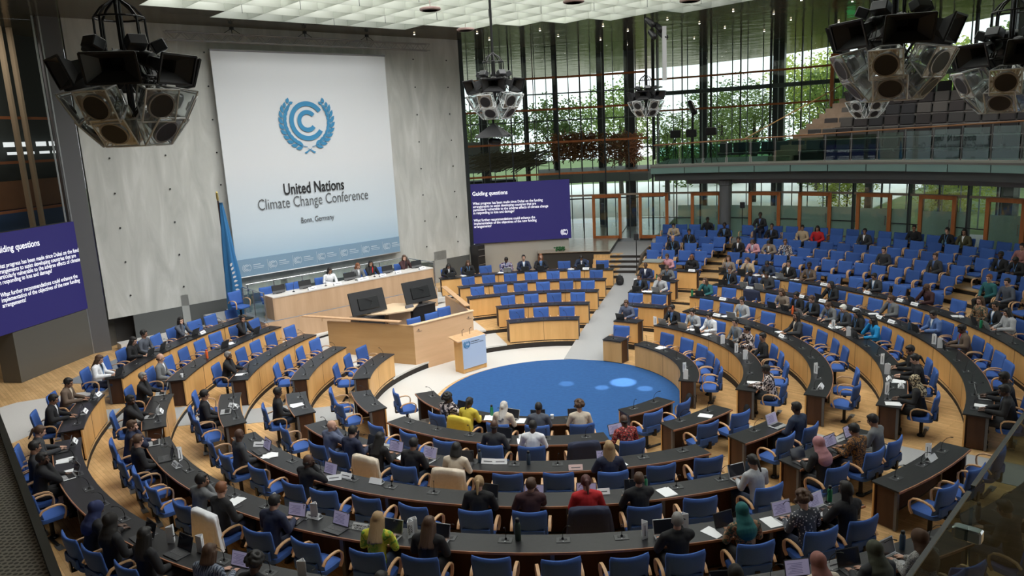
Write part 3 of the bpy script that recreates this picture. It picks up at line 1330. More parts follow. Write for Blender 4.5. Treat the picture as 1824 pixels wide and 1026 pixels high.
def desk(block, k, a0, a1, label):
    r0, r1, h, f = RI[k - 1], RO[k - 1], HT[k - 1], FL[k - 1]
    n = max(3, int((a1 - a0) / 2))
    t = thing('curved_desk', label, 'desk', (0, 0, 0))
    mb = MB()
    mb.sector(r0 - .03, r1, a0, a1, h - .028, h, n)
    obj('desktop', mb, BLACKTOP, t)
    mb = MB()
    mb.sector(r1, r1 + .016, a0, a1, h - .034, h + .001, n)
    obj('edge_strip', mb, EDGE, t)
    da = math.degrees(.02 / r0)
    mb = MB()
    mb.sector(r0, r0 + .03, a0, a1, f + .035, h - .029, n)
    # joints between veneer panels
    obj('front_panel', mb, OAK, t)
    L_ = R(a1 - a0) * r0
    npan = max(1, round(L_ / 1.25))
    mb = MB()
    for i in range(1, npan):
        a = a0 + (a1 - a0) * i / npan
        mb.sector(r0 - .003, r0 + .002, a - .05, a + .05, f + .04, h - .03, 1)
    if npan > 1:
        obj('panel_joint', mb, WALNUT, t)
    mb = MB()
    mb.sector(r0 + .031, r0 + .045, a0 + .1, a1 - .1, f + .04, h - .03, n)
    obj('modesty_panel', mb, WALNUT, t)
    mb = MB()
    mb.sector(r0 + .015, r0 + .04, a0 + .1, a1 - .1, f, f + .036, n)
    obj('kick_plate', mb, DARKGAP, t)
    ns = max(2, round(R(a1 - a0) * r1 / 1.7) + 1)
    for i in range(ns):
        a = a0 + .35 + (a1 - a0 - .7) * i / (ns - 1)
        c = pol((r0 + r1) / 2 - .02, a, (f + h) / 2)
        mb = MB()
        mb.box((0, 0, 0), (.035, .30, h - f - .04))
        obj('support_panel', mb, WALNUT, t, c, -R(a))
        c = pol(r1 - .07, a, (f + h) / 2)
        mb = MB()
        mb.box((0, 0, 0), (.06, .05, h - f - .03))
        obj('leg', mb, mat('grey_post', (.10, .10, .105), .5), t, c, -R(a))
    nm = max(1, round(R(a1 - a0) * (r0 + .2) / .86))
    for i in range(nm):
        a = a0 + (a1 - a0) * (i + .5) / nm
        c = pol(r0 + .14, a, h)
        p = part('microphone_console', MIC['console'], mat('console_grey', (.045, .047, .05), .35), t, c, (0, 0, PI - R(a) + PI))
        p.rotation_euler = (0, 0, -R(a))
        part('socket', MIC['slot'], BLACKP, p, (0, 0, 0), (0, 0, PI))
        g = part('gooseneck', MIC['goose'], BLACK, p, (0, 0, 0), (0, 0, PI + random.uniform(-.6, .6)))
        part('button', MIC['button'], WHITE, p, (0, 0, 0), (0, 0, PI))
        g.rotation_euler = (0, 0, PI + random.uniform(-.7, .7))


def desks():
    rows = {
        'NB': [(1, 168.3, 247.5), (2, 168.5, 224.2), (3, 155.8, 231.8), (4, 157.6, 232.2), (5, 152.8, 236.2), (6, 152.0, 240.2)],
        'NL': [(2, 233.4, 251.0), (3, 237.6, 251.9), (4, 237.2, 253.3), (5, 240.4, 254.2), (6, 243.0, 255.3)],
        'LF': [(2, 262.6, 288.6), (3, 260.9, 287.6), (4, 260.6, 292.4), (5, 260.8, 293.4), (6, 261.9, 295.4)],
        'CF': [(2, -16.6, 10.2), (3, -16.6, 11.6), (4, -21.9, 12.5), (5, -21.4, 12.9), (6, -23.2, 13.4)],
        'SM': [(1, 27.4, 38.0), (2, 24.2, 33.8), (3, 21.8, 35.4), (4, 20.6, 31.2), (5, 20.0, 29.2), (6, 23.4, 30.8)],
        'RF': [(1, 46.5, 109.8), (2, 40.8, 120.0), (3, 41.8, 121.4), (4, 37.2, 124.2), (5, 37.6, 124.6), (6, 35.4, 124.6)],
        'RC': [(1, 133.0, 154.4), (2, 134.2, 153.4), (3, 138.6, 149.0), (4, 134.6, 150.9), (5, 134.6, 148.4), (6, 134.6, 148.6)]}
    for b, L_ in rows.items():
        for k, a0, a1 in L_:
            desk(b, k, a0, a1, 'curved black-topped wooden desk, %s row from the carpet, %s' % (ORD[k - 1], DESKS[b]))


# ------------------------------------------------------------------ small items
IM = {}


def item_meshes():
    mb = MB()
    mb.rbox((0, 0, .009), (.34, .235, .016), .004)
    IM['lt_base'] = mb.mesh('b', False)
    mb = MB()
    mb.box((0, .03, .0180), (.29, .11, .002))
    for i in range(4):
        for j in range(12):
            mb.box((-.132 + j * .024, -.012 + i * .026, .0195), (.018, .019, .003))
    IM['lt_key'] = mb.mesh('k')
    mb = MB()
    mb.box((0, -.065, .0178), (.10, .06, .0015))
    IM['lt_pad'] = mb.mesh('p')
    Mx = Matrix.Rotation(R(-18), 3, 'X')
    mb = MB()
    mb.rbox(Vector((0, .118, .012)) + Mx @ Vector((0, 0, .112)), (.34, .010, .225), .004, 0, Mx)
    IM['lt_lid'] = mb.mesh('l')
    mb = MB()
    mb.box(Vector((0, .118, .012)) + Mx @ Vector((0, -.006, .115)), (.315, .002, .195), 0, Mx)
    IM['lt_disp'] = mb.mesh('d')
    mb = MB()
    for i in range(7):
        mb.box(Vector((0, .118, .012)) + Mx @ Vector((-.03 + .01 * (i % 3), -.0078, .05 + .02 * i)), (.20 - .03 * (i % 3), .001, .007), 0, Mx)
    IM['lt_txt'] = mb.mesh('t')
    mb = MB()
    a = R(62)
    for sg in (-1, 1):
        Mx2 = Matrix.Rotation(sg * (PI / 2 - a), 3, 'X')
        mb.box(Vector((0, -sg * .034, .045)), (.26, .004, .10), 0, Matrix.Rotation(-sg * R(36), 3, 'X'))
    mb.box((0, 0, .003), (.26, .115, .003))
    IM['plate'] = mb.mesh('pl')
    mb = MB()
    mb.prism([(-.105, -.148), (.105, -.148), (.105, .148), (-.105, .148)], 0, .003)
    IM['paper'] = mb.mesh('pp')
    mb = MB()
    mb.lathe([(.036, 0), (.038, .01), (.038, .19), (.030, .215), (.022, .225)], 14)
    IM['bt_body'] = mb.mesh('bb', 'auto')
    mb = MB()
    mb.lathe([(.024, .222), (.026, .226), (.026, .262), (.018, .27)], 12)
    IM['bt_cap'] = mb.mesh('bc', 'auto')
    mb = MB()
    mb.lathe([(.030, 0), (.042, .095), (.042, .10), (.038, .10)], 14)
    IM['cup'] = mb.mesh('cp', 'auto')
    mb = MB()
    mb.rbox((0, 0, .005), (.075, .15, .009), .003)
    IM['phone'] = mb.mesh('ph')
    # draped coat over a backrest
    vs, fs = [], []
    n = 30
    prof = [(.40, 1.12), (.55, 1.08), (.72, 1.03), (.90, 1.0), (.985, .95), (1.01, .55)]
    for z, k in prof:
        for i in range(n):
            a = 2 * PI * i / n
            ca, sa = math.cos(a), math.sin(a)
            wv = 1 + (.10 * math.sin(7 * a + 4 * z) + .07 * math.sin(12 * a - 3 * z)) * (1.15 - z) * 1.6
            x = .325 * k * wv * math.copysign(abs(ca) ** .5, ca)
            y = -.265 + .075 * k * wv * math.copysign(abs(sa) ** .6, sa)
            vs.append((x, y, z + .035 * math.sin(3 * a) * (1.2 - z)))
    for j in range(len(prof) - 1):
        for i in range(n):
            i2 = (i + 1) % n
            fs.append((j * n + i, j * n + i2, (j + 1) * n + i2, (j + 1) * n + i))
    fs.append(tuple(range((len(prof) - 1) * n, len(prof) * n)))
    IM['coat'] = MB().add(vs, fs).mesh('coat', True)
    # backpack
    mb = MB()
    mb.ell((0, 0, .22), (.17, .12, .23), n=14, m=10)
    mb.ell((0, .10, .15), (.12, .06, .12), n=12, m=8)
    IM['pack'] = mb.mesh('pk', True)
    mb = MB()
    for sg in (-1, 1):
        mb.strip([(sg * .08, -.09, .40), (sg * .09, -.16, .30), (sg * .09, -.16, .15), (sg * .1, -.10, .05)], .04, .01, (1, 0, 0))
    mb.tube([(-.03, 0, .44), (-.03, 0, .49), (.03, 0, .49), (.03, 0, .44)], .008, 6)
    IM['strap'] = mb.mesh('st', 'auto')


LIT = None


def place_r(k, az, dr, da=0.0):
    """a point on desk k: dr from its inner edge, da metres sideways (clockwise)"""
    r = RI[k - 1] + dr
    return pol(r, az + math.degrees(da / r), HT[k - 1])


def laptop(loc, rz, label, silver, lit, group=None):
    t = thing('laptop', label, 'laptop', loc, rz, group)
    body = mat('laptop_silver', (.55, .56, .57), .3, .6) if silver else mat('laptop_dark', (.05, .052, .056), .4, .2)
    part('base', IM['lt_base'], body, t)
    part('keyboard', IM['lt_key'], BLACKP if silver else mat('key_grey', (.09, .09, .095), .5), t)
    part('trackpad', IM['lt_pad'], body if not silver else mat('pad_grey', (.42, .43, .44), .4), t)
    lid = part('lid', IM['lt_lid'], body, t)
    part('display', IM['lt_disp'], mat('display_lit', (.3, .28, .42), .4, emit=.26, ecol=(.40, .37, .56)) if lit else mat('display_off', (.02, .022, .03), .15), lid)
    if lit:
        part('window_text', IM['lt_txt'], mat('display_text', (.1, .1, .18), .5, emit=.2, ecol=(.2, .18, .34)), lid)
    return t


def plate(loc, rz, label, txt=None, tilt=None, group=None, col=None):
    t = thing('name_plate', label, 'name plate', loc, rz, group)
    if tilt:
        t.rotation_euler = (0, R(tilt), rz)
        t.location.z += .13
    part('card', IM['plate'], col or WHITE, t)
    for sg in (-1, 1):
        if txt:
            lines = txt.split('_') if len(txt) > 11 else [txt.replace('_', ' ')]
            s_ = min(.062 if len(lines) == 1 else .042, .235 / (max(len(l) for l in lines) * .62))
            me = text_mesh('\n'.join(lines), s_, .0012, 'CENTER', thick=.0006, line=.9)
            p = part('lettering', me, mat('ink_black'), t, (0, -sg * .0365, .045 + (.0 if len(lines) > 1 else -.02)), (-R(36), 0, 0))
            p.rotation_euler = (-R(36) if sg > 0 else -R(36), 0, 0 if sg > 0 else PI)
        else:
            mb = MB()
            mb.box((0, 0, 0), (.17, .001, .016))
            p = obj('lettering', mb, mat('ink_soft', (.12, .12, .13), .6), t, (0, -sg * .037, .046))
            p.rotation_euler = (-R(36), 0, 0 if sg > 0 else PI)
    return t

# ================================================================== PEOPLE
def remesh(mb, vox, smooth=3, ratio=.4, name='m'):
    me = mb.mesh('tmp')
    o = bpy.data.objects.new('tmp', me)
    link(o)
    m = o.modifiers.new('r', 'REMESH')
    m.mode = 'VOXEL'
    m.voxel_size = vox
    m.use_smooth_shade = True
    if smooth:
        s = o.modifiers.new('s', 'SMOOTH')
        s.factor = .5
        s.iterations = smooth
    if ratio < 1:
        d = o.modifiers.new('d', 'DECIMATE')
        d.ratio = ratio
    dg = bpy.context.evaluated_depsgraph_get()
    out = bpy.data.meshes.new_from_object(o.evaluated_get(dg))
    out.name = name
    bpy.data.objects.remove(o)
    bpy.data.meshes.remove(me)
    for p in out.polygons:
        p.use_smooth = True
    out.materials.clear()
    return out


def V3(*a):
    return Vector(a)


POSE = {
    # head centre, head pitch (forward +), head yaw, torso lean, hands
    't': dict(head=(0, .13, 1.20), hp=24, hy=0, hands=[(.09, .40, .775), (-.09, .40, .775)], el=[(.25, .10, .80), (-.25, .10, .80)], lean=.06),
    'c': dict(head=(.02, .10, 1.20), hp=8, hy=-20, hands=[(.06, .165, 1.10), (-.14, .40, .765)], el=[(.20, .27, .80), (-.26, .12, .80)], lean=.05),
    'r': dict(head=(0, .04, 1.23), hp=14, hy=14, hands=[(.08, .28, .66), (-.07, .28, .66)], el=[(.27, .04, .78), (-.27, .04, .78)], lean=0),
    'w': dict(head=(0, .19, 1.15), hp=42, hy=0, hands=[(.10, .36, .77), (-.12, .38, .77)], el=[(.28, .16, .80), (-.28, .16, .80)], lean=.10),
    's': dict(head=(0, .07, 1.25), hp=2, hy=10, hands=[(.12, .38, .765), (-.06, .37, .765)], el=[(.27, .12, .80), (-.27, .12, .80)], lean=.02),
}


def hand(mb, w_, d, side, curl=.5):
    """palm + five fingers, w_ wrist, d direction of the hand, side = +1 right"""
    d = Vector(d).normalized()
    up = Vector((0, 0, 1))
    if abs(d.z) > .8:
        up = Vector((0, 1, 0))
    x = d.cross(up).normalized()
    nrm = x.cross(d).normalized()
    w_ = Vector(w_)
    p = w_ + d * .045
    mb.cap(w_, w_ + d * .02, .024, .026, 10, .8, x)
    mb.ell(p, (.040, .048, .017), Matrix((x, d, nrm)).transposed(), 12, 8)
    ln = [.062, .072, .068, .052]
    for i in range(4):
        b = p + d * .036 + x * (-.029 + .0195 * i) * 1.0
        m_ = b + d * ln[i] * .5 - nrm * .006
        e = m_ + (d * (1 - curl) - nrm * curl).normalized() * ln[i] * .5
        mb.cap(b, m_, .0100, .0092, 8)
        mb.cap(m_, e, .0092, .0080, 8)
    tb = w_ + d * .022 - x * .028 * side
    tm = tb + (d * .7 - x * side * .7) * .036
    te = tm + (d * .95 - x * side * .1 - nrm * .3).normalized() * .032
    mb.cap(tb, tm, .0125, .011, 8)
    mb.cap(tm, te, .011, .009, 8)


def head_matrix(P):
    return Matrix.Translation(Vector(P['head'])) @ Matrix.Rotation(R(P['hy']), 4, 'Z') @ Matrix.Rotation(-R(P['hp']), 4, 'X')


def build_body(P):
    H = head_matrix(P)
    H3 = H.to_3x3()
    mb = MB()

    def h(x, y, z):
        return H @ Vector((x, y, z))
    mb.ell(h(0, -.012, .025), (.074, .094, .098), H3, 18, 12)
    mb.ell(h(0, .022, -.035), (.058, .066, .078), H3, 16, 10)
    mb.ell(h(0, .048, -.088), (.026, .026, .020), H3, 10, 8)
    mb.cap(h(0, .082, .008), h(0, .106, -.028), .0085, .0125, 8)
    mb.ell(h(0, .084, -.060), (.022, .010, .007), H3, 10, 6)
    mb.ell(h(0, .082, -.070), (.018, .010, .006), H3, 10, 6)
    mb.cap(h(-.045, .074, .030), h(.045, .074, .030), .010, .010, 8)
    for sg in (-1, 1):
        mb.ell(h(sg * .036, .070, -.022), (.020, .014, .018), H3, 8, 6)
        mb.ell(h(sg * .076, -.004, -.008), (.010, .019, .030), H3, 8, 6)
    ln = P['lean']
    neck = V3(0, .02 + ln, 1.06)
    mb.cap(neck, h(0, -.02, -.06), .056, .052, 14)
    pel = V3(0, -.03, .56)
    wa = V3(0, -.02 + ln * .3, .74)
    ch = V3(0, .0 + ln * .8, .93)
    mb.cap(pel, wa, .135, .115, 14, .75, (1, 0, 0))
    mb.cap(wa, ch, .115, .135, 14, .72, (1, 0, 0))
    mb.cap(V3(-.10, .0 + ln, 1.0), V3(.10, .0 + ln, 1.0), .075, .075, 12)
    for i, sg in enumerate((1, -1)):
        sh = V3(sg * .175, .0 + ln, 1.015)
        el = V3(*P['el'][i])
        hd = V3(*P['hands'][i])
        mb.cap(V3(sg * .05, .01 + ln, 1.04), sh, .055, .055, 10)
        mb.cap(sh, el, .050, .038, 12)
        mb.cap(el, hd, .038, .025, 12)
        d = (hd - el)
        if P is POSE['c'] and i == 0:
            d = V3(-.2, -.1, 1)
        elif P is POSE['r']:
            d = V3(-sg * .5, .6, .15)
        else:
            d = V3(-sg * .25, 1, -.12)
        hand(mb, hd, d, sg, .45)
        hip = V3(sg * .085, .0, .545)
        kn = V3(sg * .115, .43, .535)
        an = V3(sg * .12, .40, .10)
        mb.cap(hip, kn, .088, .060, 12)
        mb.cap(kn, an, .056, .036, 12)
        mb.cap(an + V3(0, -.02, -.04), an + V3(0, .13, -.065), .032, .028, 10)
    return remesh(mb, .0085, 2, .30, 'person')


def build_top(P, suit):
    ln = P['lean']
    mb = MB()
    g = .016 if suit else .010
    pel = V3(0, -.03, .57)
    wa = V3(0, -.02 + ln * .3, .74)
    ch = V3(0, .0 + ln * .8, .93)
    mb.cap(pel, wa, .145 + g, .125 + g, 16, .80, (1, 0, 0))
    mb.cap(wa, ch, .125 + g, .150 + g, 16, .74, (1, 0, 0))
    mb.cap(V3(-.11, .0 + ln, .99), V3(.11, .0 + ln, .99), .080 + g, .080 + g, 14)
    for i, sg in enumerate((1, -1)):
        sh = V3(sg * .18, .0 + ln, 1.010)
        el = V3(*P['el'][i])
        hd = V3(*P['hands'][i])
        mb.cap(V3(sg * .05, .01 + ln, 1.045), sh, .054 + g, .058 + g, 12)
        mb.cap(sh, el, .056 + g, .046 + g, 12)
        mb.cap(el, el.lerp(hd, .93), .046 + g, .032 + g, 12)
        if suit:
            mb.cap(V3(sg * .035, .075 + ln, .80), V3(sg * .06, .06 + ln, 1.06), .052, .030, 10)
    if suit:
        mb.cap(V3(-.045, -.03 + ln, 1.075), V3(.045, -.03 + ln, 1.075), .032, .032, 10)
    else:
        mb.lathe([(.068, 1.05), (.074, 1.06), (.070, 1.085), (.05, 1.085), (.05, 1.05)], 16, (0, .02 + ln, 0))
    return remesh(mb, .012, 3, .45, 'top')


def build_trousers(P):
    mb = MB()
    mb.cap(V3(0, -.03, .54), V3(0, -.03, .60), .145, .145, 14, .8, (1, 0, 0))
    for sg in (1, -1):
        mb.cap(V3(sg * .085, .0, .548), V3(sg * .115, .43, .540), .100, .074, 12)
        mb.cap(V3(sg * .115, .43, .535), V3(sg * .12, .40, .13), .070, .056, 12)
    return remesh(mb, .014, 3, .5, 'trousers')


def build_shoes():
    mb = MB()
    for sg in (1, -1):
        mb.cap(V3(sg * .12, .36, .045), V3(sg * .125, .55, .038), .044, .036, 12)
        mb.box((sg * .122, .45, .012), (.075, .26, .022))
        mb.cap(V3(sg * .12, .39, .06), V3(sg * .12, .395, .11), .046, .042, 12)
    return remesh(mb, .011, 2, .5, 'shoes')


def build_hair(kind):
    """in head space: origin mid-head, +y the face"""
    rnd = random.Random(hash(kind) % 100 + 3)
    rnd = random.Random({'s': 1, 'l': 2, 'p': 3, 'c': 4, 'r': 5, 'o': 6, 'h': 7, 'b': 8}[kind])
    mb = MB()
    if kind == 'b':
        for sg in (-1, 1):
            mb.ell((sg * .060, -.025, -.02), (.018, .060, .034))
        mb.ell((0, -.075, -.03), (.06, .028, .04))
        return remesh(mb, .009, 2, .5, 'hair')
    if kind == 'h':
        mb.ell((0, -.015, .022), (.092, .112, .118), n=20, m=14)
        mb.cap((0, -.005, -.04), (0, -.02, -.16), .094, .118, 18, .95, (1, 0, 0))
        mb.cap((0, -.03, -.16), (0, -.04, -.24), .13, .16, 18, .65, (1, 0, 0))
        mb.ell((.03, .06, -.20), (.10, .06, .07))
        mb.ell((0, -.08, .04), (.07, .06, .08))
        me = remesh(mb, .010, 4, 1.0, 'headscarf')
        import bmesh
        bm = bmesh.new()
        bm.from_mesh(me)
        dl = [v for v in bm.verts if v.co.y > .028 and (v.co.x / .060) ** 2 + ((v.co.z + .018) / .078) ** 2 < 1]
        bmesh.ops.delete(bm, geom=dl, context='VERTS')
        bm.to_mesh(me)
        bm.free()
        for p in me.polygons:
            p.use_smooth = True
        return me
    mb.ell((0, -.026, .034), (.084, .098, .100), n=18, m=12)
    mb.ell((0, .030, .088), (.062, .050, .034))
    for sg in (-1, 1):
        mb.ell((sg * .066, -.012, .018), (.018, .060, .050))
    if kind == 'l':
        for i in range(11):
            u = -1 + 2 * i / 10
            mb.cap((u * .070, -.075 + .045 * u * u, .01), (u * .100, -.125 + .07 * u * u, -.28 - rnd.random() * .04), .034, .020, 8)
        for sg in (-1, 1):
            mb.cap((sg * .076, .01, .02), (sg * .096, .015, -.20), .026, .022, 8)
    elif kind == 'o':
        for i in range(9):
            u = -1 + 2 * i / 8
            mb.cap((u * .070, -.070 + .05 * u * u, .01), (u * .088, -.090 + .07 * u * u, -.13), .036, .030, 8)
        for sg in (-1, 1):
            mb.cap((sg * .076, .015, .03), (sg * .084, .03, -.12), .024, .022, 8)
    elif kind == 'p':
        mb.ell((0, -.125, .02), (.036, .036, .036))
        mb.cap((0, -.135, .0), (0, -.150, -.17), .030, .014, 10)
        mb.cap((0, -.09, .02), (0, -.12, .02), .03, .03, 10)
    elif kind == 'c':
        for i in range(70):
            a, b = rnd.random() * 2 * PI, rnd.random() * 1.9
            p = Vector((math.sin(b) * math.cos(a) * .105, math.sin(b) * math.sin(a) * .115 - .03, math.cos(b) * .115 + .03))
            if p.y > .05 and p.z < .09:
                continue
            mb.ell(p, (.034, .034, .034), n=8, m=6)
    elif kind == 'r':
        for i in range(19):
            u = -1 + 2 * i / 18
            x = u * .085
            mb.cap((x, -.075 + .07 * u * u, .02), (x * 1.1, -.115 + .075 * u * u, -.22 - rnd.random() * .10), .015, .013, 7)
        mb.ell((0, -.10, -.01), (.05, .04, .06))
    return remesh(mb, .0095, 2, .45, 'hair')


PM = {}
HM = {}


def people_meshes():
    for k, P in POSE.items():
        PM[k] = dict(body=build_body(P), suit=build_top(P, True), shirt=build_top(P, False), H=head_matrix(P))
        for kind in ('suit', 'shirt'):
            me = PM[k][kind]
            bvh = BVHTree.FromPolygons([v.co for v in me.vertices], [p.vertices for p in me.polygons])

            def ray(x, z, off):
                h = bvh.ray_cast(Vector((x, .8, z)), Vector((0, -1, 0)))
                return Vector((x, h[0].y + off, z)) if h[0] is not None else None
            # V of shirt showing between the lapels
            mb = MB()
            n = 9
            pts = []
            ok = True
            for j in range(n):
                z = 1.085 - .235 * j / (n - 1)
                hw = .048 * (1 - j / (n - 1) * .82)
                row = []
                for u in (-1, -.4, .4, 1):
                    p = ray(u * hw, z, .004)
                    if p is None:
                        p = Vector((u * hw, .10 + P['lean'], z))
                    row.append(p)
                pts.append(row)
            vs = [p for r_ in pts for p in r_]
            vs2 = [p - Vector((0, .02, 0)) for p in vs]
            fs = []
            for j in range(n - 1):
                for i in range(3):
                    a = j * 4 + i
                    fs.append((a, a + 1, a + 5, a + 4))
            mb.add(vs + vs2, fs + [tuple(v + len(vs) for v in reversed(f)) for f in fs])
            PM[k]['v_' + kind] = mb.mesh('shirt_front', True)
            # lanyard with badge
            mb = MB()
            for sg in (-1, 1):
                l_ = []
                for j in range(7):
                    z = 1.07 - .30 * j / 6
                    x = sg * .065 * (1 - j / 6.0)
                    p = ray(x, z, .007)
                    if p is not None:
                        l_.append(p)
                if len(l_) > 2:
                    mb.strip(l_, .013, .003, (1, 0, 0))
            p = ray(0, .745, .012)
            if p is not None:
                mb.box(p, (.075, .004, .10))
            PM[k]['l_' + kind] = mb.mesh('lanyard')
    PM['trousers'] = build_trousers(None)
    PM['shoes'] = build_shoes()
    for k in 'slpcrohb':
        HM[k] = build_hair(k)
        if k == 'h':
            continue
        # comb shallow strands into the surface
        for v in HM[k].vertices:
            a = math.atan2(v.co.x, v.co.y)
            s_ = noise.noise(Vector((a * 9.0, v.co.z * 5.0, k == 'c'))) + .5 * noise.noise(Vector((a * 24.0, v.co.z * 9.0, 3.0)))
            v.co += v.normal * .0042 * s_
    mb = MB()
    for sg in (-1, 1):
        mb.ell((sg * .031, .080, .010), (.012, .007, .007), n=8, m=6)
    PM['eyes'] = mb.mesh('eyes', True)
    mb = MB()
    for sg in (-1, 1):
        mb.cap((sg * .016, .0875, .031), (sg * .046, .080, .030), .0038, .003, 6)
    PM['brows'] = mb.mesh('brows', True)


SKIN = {'l': (.56, .33, .24), 'm': (.33, .175, .11), 'd': (.085, .042, .026)}
HAIRC = {'black': (.012, .010, .009), 'brown': (.075, .038, .020), 'blonde': (.36, .24, .12), 'grey': (.22, .21, .20), 'white': (.70, .68, .62),
         'silver': (.55, .52, .48), 'ginger': (.20, .075, .03), 'darkred': (.07, .015, .012), 'pink': (.42, .20, .22), 'teal': (.01, .11, .11),
         'rose': (.30, .13, .11), 'olive': (.05, .055, .035), 'navyprint': (.02, .03, .10), 'sandprint': (.42, .33, .19)}
COLS = {'black': (.012, .012, .014), 'yellow': (.62, .50, .06), 'cream': (.60, .52, .42), 'slate': (.08, .09, .115), 'charcoal': (.035, .037, .042),
        'white': (.74, .75, .78), 'bluegrey': (.10, .12, .19), 'navy': (.018, .024, .055), 'darkblue': (.022, .035, .07), 'maroon': (.05, .018, .02),
        'red': (.48, .015, .02), 'lightgrey': (.40, .41, .43), 'grey': (.15, .155, .16), 'brown': (.13, .09, .065), 'blue': (.09, .16, .36),
        'pink': (.62, .30, .34), 'teal': (.02, .12, .13), 'taupe': (.24, .19, .15), 'sand': (.45, .34, .22), 'brightblue': (.01, .25, .55),
        'rose': (.35, .16, .15), 'olive': (.07, .065, .03), 'zebra': (.5, .45, .45), 'redprint': (.4, .04, .03), 'limeprint': (.45, .5, .03),
        'brownprint': (.2, .1, .05), 'dotted': (.3, .3, .33), 'batik': (.2, .1, .03), 'leafprint': (.15, .17, .23), 'navyprint': (.1, .1, .25), 'tweed': (.3, .3, .3)}
CWORD = {'bluegrey': 'blue-grey', 'darkblue': 'dark blue', 'lightgrey': 'light grey', 'brightblue': 'bright blue', 'zebra': 'monochrome patterned',
         'redprint': 'red patterned', 'limeprint': 'lime green patterned', 'brownprint': 'brown patterned', 'dotted': 'grey dotted', 'batik': 'brown batik',
         'leafprint': 'grey leaf-patterned', 'navyprint': 'navy patterned', 'tweed': 'grey speckled', 'sandprint': 'sand patterned', 'darkred': 'dark red'}


def cloth(c):
    if c == 'zebra':
        return pattern('print_zebra', [(.6, .52, .5), (.02, .015, .02), (.6, .52, .5), (.02, .015, .02)], 9, 'NOISE')
    if c == 'redprint':
        return pattern('print_redprint', [(.45, .03, .03), (.03, .02, .02), (.5, .06, .05), (.5, .35, .3)], 22, 'NOISE')
    if c == 'limeprint':
        return pattern('print_lime', [(.40, .50, .02), (.60, .55, .05), (.16, .32, .03), (.50, .55, .05)], 10, 'NOISE')
    if c == 'brownprint':
        return pattern('print_brown', [(.16, .06, .03), (.32, .18, .10), (.04, .07, .05), (.25, .10, .05)], 16, 'NOISE')
    if c == 'batik':
        return pattern('print_batik', [(.03, .02, .015), (.30, .13, .03), (.04, .025, .02), (.22, .09, .02)], 18, 'NOISE')
    if c == 'dotted':
        return pattern('print_dots', [(.62, .60, .60), (.06, .065, .08), (.055, .06, .075)], 26)
    if c == 'leafprint':
        return pattern('print_leaf', [(.03, .045, .08), (.32, .36, .42), (.05, .06, .10), (.25, .28, .34)], 9, 'WAVE')
    if c == 'navyprint':
        return pattern('print_navy', [(.02, .02, .10), (.45, .42, .5), (.03, .03, .12), (.3, .12, .12)], 14, 'NOISE')
    if c == 'tweed':
        return pattern('print_tweed', [(.45, .44, .42), (.10, .10, .10), (.38, .37, .36), (.16, .16, .16)], 45, 'NOISE')
    return mat('cloth_' + c, COLS[c], .85, noise_scale=25, noise_amt=.14, bump=.08)


def scarf(c):
    if c == 'sandprint':
        return pattern('scarf_sand', [(.45, .36, .2), (.04, .03, .02), (.5, .42, .28), (.08, .06, .04)], 14, 'NOISE')
    return mat('scarf_' + c, HAIRC[c], .8, noise_scale=14, noise_amt=.25, bump=.08)


HAIRW = {'s': 'short {} hair', 'l': 'long {} hair', 'p': '{} hair tied back', 'c': 'bushy curly {} hair', 'r': 'long {} braided hair', 'o': 'chin-length {} hair',
         'b': 'bald head', 'h': '{} headscarf'}


def person(loc, rz, label, skin='m', hair='s', hc='black', gar='suit', col='black', inner='-', pose='t', lan=False, group=None, sc=1.0):
    if len(re.findall(r'[A-Za-z]+', label)) > 16:
        label = label.replace('hair tied back', 'tied hair')
    for wd in (' short', ' long', ' the', ' patterned', ' behind desks'):
        if len(re.findall(r'[A-Za-z]+', label)) > 16:
            label = label.replace(wd, '', 1)
    D = PM[pose]
    body = D['body']
    sm = mat('skin_' + skin, SKIN[skin], .55, noise_scale=30, noise_amt=.07)
    if len(body.materials) == 0:
        body.materials.append(sm)
    o = bpy.data.objects.new('person', body)
    link(o)
    o.location = loc
    o.rotation_euler = (0, 0, rz)
    o.scale = (sc, sc, sc)
    o.material_slots[0].link = 'OBJECT'
    o.material_slots[0].material = sm
    tag(o, label, 'person', group)
    if gar in ('dress', 'sweater'):
        gar = 'shirt'
    part('jacket' if gar == 'suit' else 'shirt', D[gar], cloth(col), o)
    if gar == 'suit' and inner != '-':
        part('shirt_front', D['v_suit'], cloth(inner), o)
    tr = {'navy': 'navy', 'grey': 'grey', 'charcoal': 'charcoal', 'darkblue': 'darkblue', 'bluegrey': 'bluegrey'}.get(col, random.choice(['black', 'black', 'charcoal', 'navy', 'darkblue']))
    part('trousers', PM['trousers'], cloth(tr), o)
    part('shoes', PM['shoes'], BLACKP, o)
    loc_, rot_, _ = D['H'].decompose()
    e = rot_.to_euler()
    if hair == 'h':
        part('headscarf', HM['h'], scarf(hc), o, loc_, e)
    elif not (hair == 'b' and random.random() < .5):
        part('hair', HM[hair], mat('hair_' + hc, HAIRC[hc], .6, noise_scale=60, noise_amt=.35, stretch=(4, 4, .6), bump=.3), o, loc_, e)
    part('eyes', PM['eyes'], mat('eye_dark', (.02, .015, .012), .2), o, loc_, e)
    part('eyebrows', PM['brows'], mat('brow_dark', (.02, .012, .01), .7), o, loc_, e)
    if lan:
        part('lanyard', D['l_' + gar], mat('lanyard_blue', (.10, .26, .52), .6), o)
    return o


